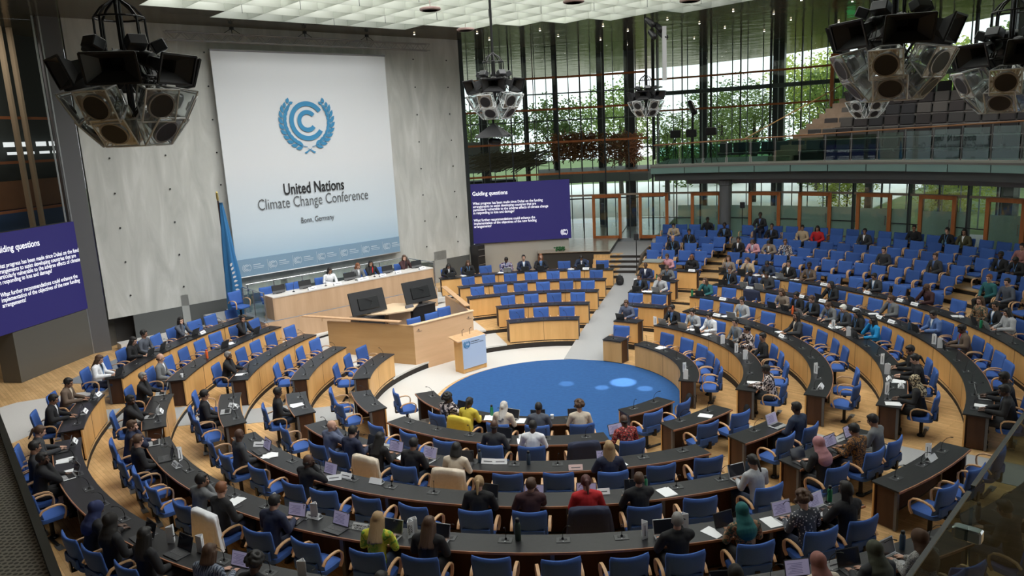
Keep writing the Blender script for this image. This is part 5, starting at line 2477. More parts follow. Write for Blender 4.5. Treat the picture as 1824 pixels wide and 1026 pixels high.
# ================================================================== OUTSIDE
def outside():
    m = MB()
    m.sector(24.4, 140, -60, 130, 1.2, 1.60, 60)
    struct('ground', m, mat('lawn', (.13, .19, .06), .9, noise_scale=.8, noise_amt=.5))
    m = MB()
    m.sector(RG + .05, 29, -22, 16.3, 1.5, 1.69, 20)
    struct('floor', m, mat('foyer_stone', (.30, .32, .33), .25))
    m = MB()
    m.sector(29, 62, -22, 36, 1.58, 1.66, 20)
    struct('floor', m, mat('terrace', (.80, .80, .77), .6))
    # walkway slab in the foyer
    m = MB()
    m.sector(20.5, 26, -1, 15.0, 4.55, 5.10, 14)
    struct('ceiling', m, mat('walkway_grey', (.16, .17, .165), .5))
    m = MB()
    m.sector(25.5, 27, -24, -6, 5.1, 6.9, 10)
    struct('wall_foyer', m, mat('foyer_white', (.34, .33, .30), .6))
    m = MB()
    m.sector(25.5, 27, -24, -4, 3.6, 4.6, 10)
    struct('wall_foyer', m, mat('foyer_dark', (.03, .035, .035), .6))
    bark = mat('bark', (.06, .05, .04), .9, noise_scale=6, noise_amt=.4)
    bench = [('l', (.15, .22, .07)), ('d', (.075, .12, .045)), ('y', (.27, .33, .08))]
    rnd = random.Random(21)
    # leaf card clusters: real small leaves
    lms = []
    for k in range(3):
        vs, fs = [], []
        for i in range(3600):
            a, b = rnd.random() * 2 * PI, math.acos(1 - 2 * rnd.random())
            rr = rnd.random() ** .4
            c = Vector((math.sin(b) * math.cos(a), math.sin(b) * math.sin(a), math.cos(b) * .9)) * rr
            c += Vector((noise.noise(c * 2.2), noise.noise(c * 2.2 + Vector((7, 0, 0))), noise.noise(c * 2.2 + Vector((0, 9, 0))))) * .42
            u = Vector((rnd.gauss(0, 1), rnd.gauss(0, 1), rnd.gauss(0, 1))).normalized() * .042
            v = u.orthogonal().normalized() * .024
            n = len(vs)
            vs += [c - u, c + v, c + u, c - v]
            fs.append((n, n + 1, n + 2, n + 3))
        me = bpy.data.meshes.new('foliage')
        me.from_pydata(vs, [], fs)
        me.update()
        lms.append(me)

    def leafmat(k, c):
        nm = 'leaf_' + k
        if nm in MATS:
            return MATS[nm]
        m = bpy.data.materials.new(nm)
        m.use_nodes = True
        N, L = nt(m)
        b = N['Principled BSDF']
        b.inputs['Base Color'].default_value = (*c, 1)
        b.inputs['Roughness'].default_value = .6
        tr = N.new('ShaderNodeBsdfTranslucent')
        tr.inputs[0].default_value = (c[0] * 2.2, c[1] * 2.0, c[2] * 1.5, 1)
        mx = N.new('ShaderNodeMixShader')
        mx.inputs[0].default_value = .5
        L.new(b.outputs[0], mx.inputs[1])
        L.new(tr.outputs[0], mx.inputs[2])
        L.new(mx.outputs[0], N['Material Output'].inputs[0])
        MATS[nm] = m
        return m
    spots = [(1, 44, 7.8, 2.3, 'd'), (8, 48, 8.6, 2.6, 'l'), (13.5, 40, 6.6, 2.0, 'l'), (18.5, 46, 8.2, 2.6, 'd'), (23, 38, 7.6, 2.0, 'l'), (27.5, 47, 9.8, 2.8, 'y'),
             (31, 38, 8.8, 2.4, 'l'), (36.5, 44, 9.6, 2.8, 'y'), (41, 37, 8.4, 2.4, 'l'), (46.5, 42, 9.8, 2.8, 'l'), (51.5, 37, 8.6, 2.4, 'y'), (57, 43, 9.4, 2.9, 'l'),
             (62, 37, 8.8, 2.5, 'd'), (67.5, 42, 9.6, 2.8, 'y'), (73, 37, 9, 2.6, 'l'), (-6, 46, 7.8, 2.4, 'd'), (-12, 41, 7.8, 2.2, 'l'),
             (34, 33, 3.1, 1.4, 'y'), (44, 34, 3.0, 1.5, 'y'), (55, 34, 3.0, 1.7, 'y'), (61, 33, 3.2, 1.5, 'l'), (40, 50, 4.2, 3.0, 'd'), (50, 52, 4.5, 3.4, 'd'), (28, 52, 4.2, 3.0, 'd'), (16, 56, 4.5, 3.5, 'd')]
    for i, (a, r, zc, rad, k) in enumerate(spots):
        p = pol(r, a)
        lab = {'d': 'dark green', 'l': 'mid green', 'y': 'bright yellow-green'}[k]
        low = zc < 5
        t = thing('shrub' if low else 'leafy_tree', '%s %s beyond the glass, %s counted from left' % (lab, 'low shrub' if low else 'leafy tree', ORD[sorted(range(len(spots)), key=lambda q: spots[q][0]).index(i)]), 'shrub' if low else 'tree', (p.x, p.y, 1.6), rnd.random() * 6, 'greenery outside the hall')
        o = part('foliage', lms[i % 3], leafmat(k, dict(bench)[k]), t, (0, 0, zc - 1.6), (0, 0, 0), (rad * 1.4, rad * 1.4, rad * 1.15))
        m = MB()
        m.tube([(0, 0, 0), (.1, .05, (zc - 1.6) * .5), (0, 0, zc - 1.4)], [.22 if not low else .06, .17 if not low else .05, .09 if not low else .03], 8)
        for q in range(7):
            th = q * .9
            m.tube([(0, 0, (zc - 1.6) * (.45 + .05 * q)), (rad * .7 * math.cos(th), rad * .7 * math.sin(th), (zc - 1.6) * (.75 + .07 * q))], [.07 if not low else .02, .02], 5)
        obj('trunk', m, bark, t)
    # bright pale ground and river terrace behind
    # stick sculptures in the foyer
    for nm, az, r, z0, rr, hh, col, n, lab in (('nest', 4.4, 22.0, 5.75, 1.35, 1.35, (.38, .15, .06), 900, 'large nest-like sculpture of reddish-brown branches behind the glass'),
                                             ('nest', 10.9, 21.8, 5.45, 1.10, 1.55, (.42, .19, .10), 620, 'upright bundle sculpture of rusty brown branches right of the larger nest'),
                                             ('grey', -5.0, 21.9, 5.5, 1.9, .75, (.22, .18, .12), 420, 'low heap of long grey-brown poles left of the nest sculptures')):
        m = MB()
        c0 = pol(r, az, z0 + hh / 2)
        for i in range(n):
            a, b = rnd.random() * 2 * PI, rnd.random()
            c = Vector((math.cos(a) * rr * b ** .5, math.sin(a) * rr * .6 * b ** .5, rnd.uniform(-hh / 2, hh / 2)))
            if nm == 'grey':
                d = Vector((rnd.gauss(1, .2), rnd.gauss(0, .3), rnd.gauss(.28, .2))).normalized() * rnd.uniform(.5, 1.7)
            else:
                d = Vector((rnd.gauss(0, 1), rnd.gauss(0, 1), rnd.gauss(0, .8))).normalized() * rnd.uniform(.25, .75)
            m.tube([c0 + c - d / 2, c0 + c + d / 2 + Vector((0, 0, rnd.gauss(0, .04)))], [.024, .012], 4)
        tag(obj('branch_sculpture', m, mat('sticks_%s%d' % (nm, n), col, .8, noise_scale=8, noise_amt=.5)), lab, 'sculpture')


# ================================================================== LOUDSPEAKER CLUSTERS
def cluster(loc, size, label, rot=0, rows=2, top=CZ - .01):
    k = size
    t = thing('loudspeaker_cluster', label, 'loudspeaker cluster', loc, rot, 'loudspeaker clusters under the ceiling')
    # central spine, cage and pole
    m = MB()
    m.tube([(0, 0, -.55 * k), (0, 0, .95 * k)], .035 * k, 10)
    m.tube([(0, 0, .85 * k), (0, 0, (top - loc[2]))], .030 * k, 10)
    obj('suspension_pole', m, BLACK, t)
    m = MB()
    for i in range(8):
        a = i * PI / 4
        ca, sa = math.cos(a), math.sin(a)
        pts = [(0, 0, .98), (.04, 0, .90), (.16, 0, .82), (.24, 0, .72), (.245, 0, .45), (.22, 0, .35), (.30, 0, .15), (.16, 0, -.05), (.05, 0, -.3)]
        m.tube([(p[0] * ca * k, p[0] * sa * k, p[2] * k) for p in pts], .013 * k, 6)
    for z, r in ((.72, .24), (.36, .23), (.12, .30)):
        m.tube([(r * math.cos(j * PI / 10) * k, r * math.sin(j * PI / 10) * k, z * k) for j in range(21)], .011 * k, 6)
    obj('cage', m, BLACK, t)
    m = MB()
    rnd = random.Random(int(size * 100))
    for i in range(14):
        a = rnd.random() * 6.28
        p0 = Vector((.2 * math.cos(a), .2 * math.sin(a), .4)) * k
        p1 = Vector((.36 * math.cos(a + .3), .36 * math.sin(a + .3), .05)) * k
        p2 = Vector((.25 * math.cos(a - .3), .25 * math.sin(a - .3), -.3)) * k
        m.tube([p0, p0.lerp(p1, .5) + Vector((0, 0, -.08 * k)), p1, p2], .006 * k, 5)
    obj('cable', m, BLACK, t)
    mh, mr, md = MB(), MB(), MB()
    # horn flare (opening 0.52 x 0.34), local -z ... pointing +x
    w0, h0, w1, h1, L_ = .05, .05, .25 * k, .15 * k, .30 * k
    vs = []
    for x, w_, h_ in ((0, w0 * k, h0 * k), (L_ * .6, w1 * .45, h1 * .45), (L_, w1, h1)):
        vs += [(x, -w_, -h_), (x, w_, -h_), (x, w_, h_), (x, -w_, h_)]
    fs = []
    for j in range(2):
        for i in range(4):
            i2 = (i + 1) % 4
            fs.append((j * 4 + i, j * 4 + i2, (j + 1) * 4 + i2, (j + 1) * 4 + i))
    n0 = len(vs)
    vs2 = [(v[0] - .012 * k, v[1] * .96, v[2] * .96) for v in vs]
    mh.add(vs + vs2, fs + [tuple(i + n0 for i in reversed(f)) for f in fs] + [(8, 9, 9 + n0, 8 + n0), (9, 10, 10 + n0, 9 + n0), (10, 11, 11 + n0, 10 + n0), (11, 8, 8 + n0, 11 + n0), (0, 3, 2, 1)])
    for a, b, c, d in ((-1, 0, 2 * 0, 1),):
        pass
    for sy in (-1, 1):
        mr.box((L_, sy * w1, 0), (.02 * k, .02 * k, 2 * h1))
    for sz in (-1, 1):
        mr.box((L_, 0, sz * h1), (.02 * k, 2 * w1, .02 * k))
    md.lathe([(.07 * k, -.16 * k), (.085 * k, -.12 * k), (.085 * k, -.02 * k), (.05 * k, 0)], 14, M=Matrix.Rotation(PI / 2, 3, 'Y'))
    me_h, me_r, me_d = mh.mesh('horn'), mr.mesh('horn_rim'), md.mesh('driver', 'auto')
    horn_m = mat('horn_black', (.035, .035, .037), .35)
    n_h = 6
    for i in range(n_h):
        a = i * 2 * PI / n_h + .35
        h = part('horn', me_h, horn_m, t, (.36 * k * math.cos(a), .36 * k * math.sin(a), .26 * k), (0, R(20), a))
        part('horn_rim', me_r, BLACKP, h)
        part('driver', me_d, BLACK, h)
    # small amplifier boxes above
    mb = MB()
    mb.rbox((0, 0, 0), (.14 * k, .19 * k, .12 * k), .01 * k)
    bx = mb.mesh('box', 'auto')
    for i in range(5):
        a = i * 2 * PI / 5 + .1
        part('floodlight_box', bx, mat('box_grey', (.05, .052, .055), .35, .3), t, (.34 * k * math.cos(a), .34 * k * math.sin(a), .44 * k), (0, R(-24), a))
    # transparent loudspeaker cabinets with round cones, tapering downwards
    cab, edge, cone, ring = MB(), MB(), MB(), MB()
    s1, s0, D_ = .175 * k, .09 * k, .31 * k
    v8 = []
    for x, s_ in ((0, s0), (D_, s1)):
        v8 += [(x, -s_, -s_), (x, s_, -s_), (x, s_, s_), (x, -s_, s_)]
    cab.add(v8, [(0, 3, 2, 1), (4, 5, 6, 7), (0, 1, 5, 4), (1, 2, 6, 5), (2, 3, 7, 6), (3, 0, 4, 7)])
    for e in ((0, 1), (1, 2), (2, 3), (3, 0), (4, 5), (5, 6), (6, 7), (7, 4), (0, 4), (1, 5), (2, 6), (3, 7)):
        edge.tube([v8[e[0]], v8[e[1]]], .009 * k, 5)
    Ry = Matrix.Rotation(PI / 2, 3, 'Y')
    cone.lathe([(.125 * k, D_ + .012 * k), (.11 * k, D_ + .01 * k), (.04 * k, D_ - .05 * k), (.03 * k, D_ - .03 * k), (.0 * k + .002, D_ - .02 * k)], 22, M=Ry)
    ring.lathe([(.120 * k, D_ - .03 * k), (.140 * k, D_ - .02 * k), (.140 * k, D_ + .016 * k), (.124 * k, D_ + .016 * k), (.118 * k, D_ - .01 * k)], 22, M=Ry)
    ring.lathe([(.07 * k, D_ - .19 * k), (.09 * k, D_ - .17 * k), (.09 * k, D_ - .12 * k), (.05 * k, D_ - .10 * k)], 16, M=Ry)
    mc, me_e, mo, mg = cab.mesh('cabinet'), edge.mesh('edge'), cone.mesh('cone', 'auto'), ring.mesh('ring', 'auto')
    acr = glass('acrylic', (.90, .93, .93), .26, .16, graz=.6)
    for row, (rr, z, tilt, n_, ph) in enumerate(((.52, -.06, 28, 6, 0), (.30, -.25, 42, 5, .5))):
        if row >= rows:
            continue
        for i in range(n_):
            a = i * 2 * PI / n_ + ph
            c = part('clear_cabinet', mc, acr, t, (rr * k * math.cos(a) * .6, rr * k * math.sin(a) * .6, z * k), (0, R(tilt), a))
            part('cabinet_edge', me_e, mat('acrylic_edge', (.72, .74, .74), .2), c)
            part('cone', mo, mat('cone_dark', (.018, .018, .019), .55), c)
            part('cone_ring', mg, mat('ring_steel', (.30, .30, .30), .3, .5), c)
    return t


def clusters():
    data = [((-4.238 + .0, -12.195, 7.86), .97, 'big loudspeaker cluster at upper left, largest one in front of the banner wall', .45),
            ((-1.373, 2.229, 8.40), 1.22, 'loudspeaker cluster hanging right of the stage wall on a long pole', .2),
            ((4.1, 11.0, 8.3), 1.08, 'smallest and farthest loudspeaker cluster, in front of the tall windows', .9),
            ((4.137, -10.603, 7.97), 1.00, 'big loudspeaker cluster at upper right above the gallery seats', .0),
            ((11.307 * .93, 7.491 * .93 - 1.4, 7.75), .98, 'small loudspeaker cluster below the big upper right one', .6),
            ((5.95, -9.8, 7.73), .95, 'loudspeaker cluster cut off by the right edge', 1.0)]
    for loc, k, lab, rot in data:
        cluster(loc, k, lab, rot)
    # inverted lower horn unit of the second cluster
    t = thing('hanging_horn_unit', 'dark pyramid horn unit hanging below the loudspeaker cluster right of the stage wall', 'loudspeaker', (-1.45, 2.2, 7.22), .5)
    m = MB()
    m.lathe([(.62, -.05), (.60, -.01), (.02, .36)], 4)
    obj('horn', m, BLACKP, t)
    m = MB()
    m.tube([(0, 0, .2), (0, 0, .7)], .03, 8)
    m.cap((-.1, .0, -.16), (.16, .1, -.18), .10, .10, 12)
    m.cap((.2, -.1, .12), (.34, -.2, .0), .07, .07, 10)
    obj('body', m, BLACK, t)
    # projector column hanging by the far cluster
    m = MB()
    p = Vector((4.75, 10.4, 0))
    m.box((p.x, p.y, 10.0), (.16, .12, 2.0))
    tag(obj('pale_hanging_tube', m, mat('pale_tube', (.42, .42, .42), .4)), 'pale square tube hanging from the ceiling above the farthest loudspeaker cluster', 'ceiling fitting')
    t = thing('hanging_spotlights', 'cluster of black stage spotlights at the ceiling above the farthest loudspeaker cluster', 'spotlight', (4.25, 10.6, 11.2), 0)
    m = MB()
    for i, (x, z, a) in enumerate(((-.12, .1, .4), (.2, -.1, -.5), (.0, -.35, .9), (.35, -.4, .2))):
        m.cap((x, 0, z), (x + .2 * math.cos(a), -.15, z - .2), .10, .12, 10)
    obj('lamp_heads', m, BLACK, t)
    # pale beam and steel box at the upper left
    m = MB()
    m.box((-3.72, -12.35, 9.35), (.16, .16, .8))
    tag(obj('hanging_steel_post', m, mat('post_silver', (.30, .33, .36), .4, .5)), 'grey steel post hanging at the top left edge', 'ceiling fitting')


# ================================================================== LEFT SIDE AND FOREGROUND
def left_side():
    # dark side glazing behind the left screen
    A = Vector((-17.2, 8.2, 0))
    d = Vector((-.60, -4.29, 0)).normalized()
    rz = math.atan2(d.y, d.x)
    L_ = 22
    m = MB()
    m.box((L_ / 2, -.9, 6), (L_, .1, 11.5))
    struct('wall_left', m, mat('left_dark', (.03, .036, .032), .7), loc=A, rz=rz)
    m = MB()
    m.box((L_ / 2, -.75, 6.05), (L_, .12, .95))
    struct('wall_left', m, mat('left_wood', (.14, .06, .022), .5, noise_scale=2, noise_amt=.2), loc=A, rz=rz)
    m = MB()
    m.box((L_ / 2, -.7, 5.15), (L_, .12, .80))
    struct('wall_left', m, mat('left_blue', (.018, .05, .12), .6), loc=A, rz=rz)
    m = MB()
    for x in (1.0, 1.6, 2.3, 3.0):
        m.box((x, -.6, 7.75), (.42, .05, .16))
        m.box((x - .1, -.6, 7.45), (.42, .05, .09))
    struct('window_90', m, mat('left_window', (.6, .65, .65), .4, emit=.9, ecol=(.75, .8, .8)), loc=A, rz=rz)
    m = MB()
    for z in (5.55, 7.15, 8.6):
        m.box((L_ / 2, .05, z), (L_, .08, .09))
    struct('trim_91', m, mat('left_transom', (.20, .07, .025), .5), loc=A, rz=rz)
    m = MB()
    for x in (2.98, 3.40):
        m.box((x, .16, 6), (.10, .16, 11))
    struct('trim_92', m, mat('beige_mullion', (.30, .23, .15), .5), loc=A, rz=rz)
    m = MB()
    m.tube([(1.25, .2, .8), (1.25, .2, 11.5)], .03, 8)
    m.tube([(.95, .2, .8), (.95, .2, 11.5)], .03, 8)
    struct('trim_93', m, GREYM, loc=A, rz=rz)
    # rest of the hall's enclosure, out of frame
    m = MB()
    m.sector(25.2, 25.6, 128, 262, -.3, CZ, 40)
    struct('wall_back', m, mat('back_wall', (.16, .15, .14), .8))
    m = MB()
    m.box((-13.5, 13.5, 5.6), (.3, 9, 12), R(-20))
    struct('wall_left', m, mat('left_dark', (.03, .036, .032), .7))
    l = bpy.data.lights.new('side_room_lamp', 'AREA')  # added fill light, kept out of view, to brighten the dark left wall
    l.shape = 'RECTANGLE'
    l.size, l.size_y, l.energy, l.color = .4, 3.0, 120, (1, .95, .88)
    lo = bpy.data.objects.new('side_room_lamp', l)
    scene.collection.objects.link(lo)
    lo.location = (-16.6, 2.5, 11.3)
    lo.rotation_euler = (0, R(25), 0)
    # right part beside the second screen: technical racks
    t = thing('equipment_rack', 'dark equipment rack between the stage wall and the right screen', 'rack', st(12.9, 8.0, .76), ST_RZ)
    m = MB()
    m.rbox((0, 0, .75), (.45, .5, 1.5), .02)
    obj('cabinet', m, BLACKP, t)
    m = MB()
    for z in (1.3, 1.0, .6):
        m.box((0, -.26, z), (.36, .02, .03))
    obj('rack_handle', m, GREYM, t)


def foreground():
    # perforated grey ledge of the camera's own gallery, lower left
    m = bpy.data.materials.new('perforated_metal')
    m.use_nodes = True
    N, L = nt(m)
    b = N['Principled BSDF']
    b.inputs['Roughness'].default_value = .5
    b.inputs['Metallic'].default_value = .2
    tc = N.new('ShaderNodeTexCoord')
    vo = N.new('ShaderNodeTexVoronoi')
    vo.inputs['Scale'].default_value = 45
    vo.inputs['Randomness'].default_value = .15
    cr = N.new('ShaderNodeValToRGB')
    cr.color_ramp.elements[0].position = .30
    cr.color_ramp.elements[0].color = (.20, .19, .17, 1)
    cr.color_ramp.elements[1].position = .42
    cr.color_ramp.elements[1].color = (.66, .63, .57, 1)
    L.new(tc.outputs['Object'], vo.inputs['Vector'])
    L.new(vo.outputs['Distance'], cr.inputs[0])
    L.new(cr.outputs[0], b.inputs['Base Color'])
    P0, P1 = Vector((-2.95, -16.35, 5.8)), Vector((-1.62, -17.88, 5.8))
    d = (P1 - P0).normalized()
    n_ = Vector((d.y, -d.x, 0))
    if n_.x > 0:
        n_ = -n_
    a, b_ = P0 - d * 2, P1 + d * 1.5
    mb = MB()
    mb.prism([(a.x, a.y), (b_.x, b_.y), (b_.x + n_.x * 1.6, b_.y + n_.y * 1.6), (a.x + n_.x * 1.6, a.y + n_.y * 1.6)], 5.76, 5.80)
    t = thing('perforated_ledge', 'grey perforated metal ledge in the lower left corner', 'ledge')
    obj('mesh_sheet', mb, m, t)
    mb = MB()
    mb.strip([a, b_], .03, .06, n_)
    obj('edge_profile', mb, mat('ledge_edge', (.12, .12, .11), .4, .4), t)
    # glass balustrade of the same gallery, lower right
    t = thing('glass_parapet', 'tinted glass parapet panes crossing the lower right corner', 'railing')
    Q0, Q1 = Vector((2.35, -16.40, 5.8)), Vector((.86, -18.10, 5.8))
    d = (Q1 - Q0)
    tint = glass('parapet_glass', (.50, .56, .54), .04, graz=.04)
    for u0, u1 in ((-.8, .52), (.545, 1.6)):
        a, b_ = Q0 + d * u0, Q0 + d * u1
        mb = MB()
        nn = Vector((d.y, -d.x, 0)).normalized() * .006
        mb.add([(a.x - nn.x, a.y - nn.y, 4.6), (b_.x - nn.x, b_.y - nn.y, 4.6), (b_.x - nn.x, b_.y - nn.y, 5.8), (a.x - nn.x, a.y - nn.y, 5.8),
                (a.x + nn.x, a.y + nn.y, 4.6), (b_.x + nn.x, b_.y + nn.y, 4.6), (b_.x + nn.x, b_.y + nn.y, 5.8), (a.x + nn.x, a.y + nn.y, 5.8)],
               [(0, 1, 2, 3), (7, 6, 5, 4), (3, 2, 6, 7), (0, 4, 5, 1), (0, 3, 7, 4), (1, 5, 6, 2)])
        obj('glass_pane', mb, tint, t)
        mb = MB()
        mb.strip([a + Vector((0, 0, .004)), b_ + Vector((0, 0, .004))], .016, .006, nn)
        obj('pane_edge', mb, mat('glass_edge', (.03, .05, .045), .3), t)
    mb = MB()
    c = Q0 + d * .533
    mb.rbox((c.x, c.y, 5.62), (.05, .10, .05), .006, math.atan2(d.y, d.x))
    obj('clamp', mb, STEEL, t)


def extras():
    # floor bags
    for i, (k, az, dr, lab, col) in enumerate(((6, 14.6, .25, 'black backpack on the floor at the aisle end of the rear centre block', (.012, .012, .014)),
                                               (1, 108.5, .25, 'black bag under the near end of the innermost right curved desk', (.014, .014, .016)),
                                               (2, 118.6, .25, 'black bag under the near end of the second right curved desk', (.014, .014, .016)))):
        p = pol(RI[k - 1] + dr, az, FL[k - 1])
        t = thing('backpack', lab, 'bag', p, PI - R(az))
        part('bag_body', IM['pack'], mat('bag_%d' % i, col, .8, noise_scale=12, noise_amt=.3, bump=.2), t)
        part('strap', IM['strap'], BLACKP, t)
    # presidium: chairs, people, monitors
    z = 1.402
    for i, t_ in enumerate((-3.15, -2.15, -1.0, .25, .9, 1.6, 2.5)):
        make_chair(st(10.95, t_, z), ST_RZ + PI, 'blue high armchair on the stage platform, %s from left' % ORD[i], 'armchairs behind the presidium desk', False)
    make_chair(st(11.2, -4.15, 1.40), ST_RZ + PI + .3, 'blue chair beside the stage-left railing of the presidium', None, False)
    for i, (t_, a) in enumerate(((-.85, 'm l black shirt white - t'), (.34, 'l l ginger suit grey white t'), (.95, 'm o black suit black red c'), (2.5, 'l l brown suit maroon black c'))):
        w_ = a.split()
        lab = 'person in %s %s with %s at the presidium, %s from left' % (CWORD.get(w_[4], w_[4]), 'jacket' if w_[3] == 'suit' else 'top', HAIRW[w_[1]].format(w_[2]), ORD[i])
        person(st(10.88, t_, z + .02), ST_RZ + PI, lab, w_[0], w_[1], w_[2], w_[3], w_[4], w_[5], w_[6], False, 'people at the presidium desk')
    for i, t_ in enumerate((-3.05, -2.05, -.25, 1.42, 2.78, 3.0)):
        if i == 5:
            continue
        m = thing('desk_monitor', 'black desk monitor seen from behind on the presidium desk, %s from left' % ORD[i], 'monitor', st(10.42, t_, 2.21), ST_RZ, 'monitors on the presidium desk')
        mb = MB()
        mb.rbox((0, 0, .20), (.48, .03, .20), .008, 0, Matrix.Rotation(R(-10), 3, 'X'))
        obj('screen_panel', mb, BLACKP, m)
        mb = MB()
        mb.rbox((0, -.02, .07), (.46, .03, .11), .008, 0, Matrix.Rotation(R(-10), 3, 'X'))
        obj('lower_bezel', mb, mat('bezel_grey', (.10, .10, .105), .5), m)
        mb = MB()
        mb.box((0, .02, .02), (.2, .14, .03))
        obj('stand', mb, BLACKP, m)
    for i, (t_, w_) in enumerate(((-2.0, 1), (-1.0, 1), (.06, 1.5), (.92, .9), (1.62, .8), (2.75, .9))):
        p = plate(st(9.98, t_, 2.21), ST_RZ + PI, 'white name plate on the front edge of the presidium desk, %s from left' % ORD[i], None, None, 'name plates on the presidium desk')
        p.scale = (w_ * 1.15, 1, 1.15)
    for i, t_ in enumerate((-2.6, -1.35, -.1, .7)):
        m = MB()
        m.tube([(0, 0, 0), (0, 0, .03), (.02, .02, .22), (.1, .1, .33)], .007, 6)
        m.lathe([(.045, 0), (.04, .02)], 12)
        tag(obj('gooseneck_microphone', m, BLACK, None, st(10.2, t_, 2.21), ST_RZ), 'gooseneck microphone on the presidium desk, %s from left' % ORD[i], 'microphone', 'microphones on the presidium desk')
    for i, (s_, t_) in enumerate(((6.05, -.30), (6.15, .50), (6.5, 1.30))):
        make_chair(st(s_, t_, .42), ST_RZ + PI * 0 + PI, 'blue armchair inside the rostrum enclosure, %s from left' % ORD[i], 'armchairs inside the rostrum enclosure', False)
    m = MB()
    m.prism([(p.x, p.y) for p in (st(5.15, -1.1), st(5.15, 1.15), st(8.0, 2.35), st(8.0, -2.45))], .0, .42)
    struct('floor', m, GREYC)
    # lectern-like side cabinet at the head of the narrow block
    m = thing('side_cabinet', 'wooden cabinet with grey top at the rear end of the narrow aisle block', 'cabinet', (0, 0, 0))
    mb = MB()
    mb.sector(11.6, 12.2, 19.6, 23.2, .76, 1.78, 3)
    obj('body', mb, OAK, m)
    mb = MB()
    mb.sector(11.56, 12.24, 19.4, 23.4, 1.78, 1.82, 3)
    obj('top_board', mb, mat('grey_top', (.30, .32, .30), .4), m)
    # standing person near the back doors
    tag_p = person(pol(17.3, 33.8, 1.72 - .16), PI - R(33.8), 'person in black jacket at the glass doors behind the back rows', 'd', 's', 'black', 'suit', 'black', 'blue', 's', False)
    tag_p.location.z += .32
    # cardboard box of green plants left of the stairs
    m = MB()
    for i in range(60):
        m.ell((random.gauss(0, .11), random.gauss(0, .04), .03 + random.random() * .14), (.05, .04, .04), n=6, m=4)
    o = obj('potted_greens', m, mat('greens', (.02, .10, .03), .8), None, pol(15.3, 2.0, 1.74), 0)
    tag(o, 'low bunch of dark green plants on the raised platform edge', 'plant')

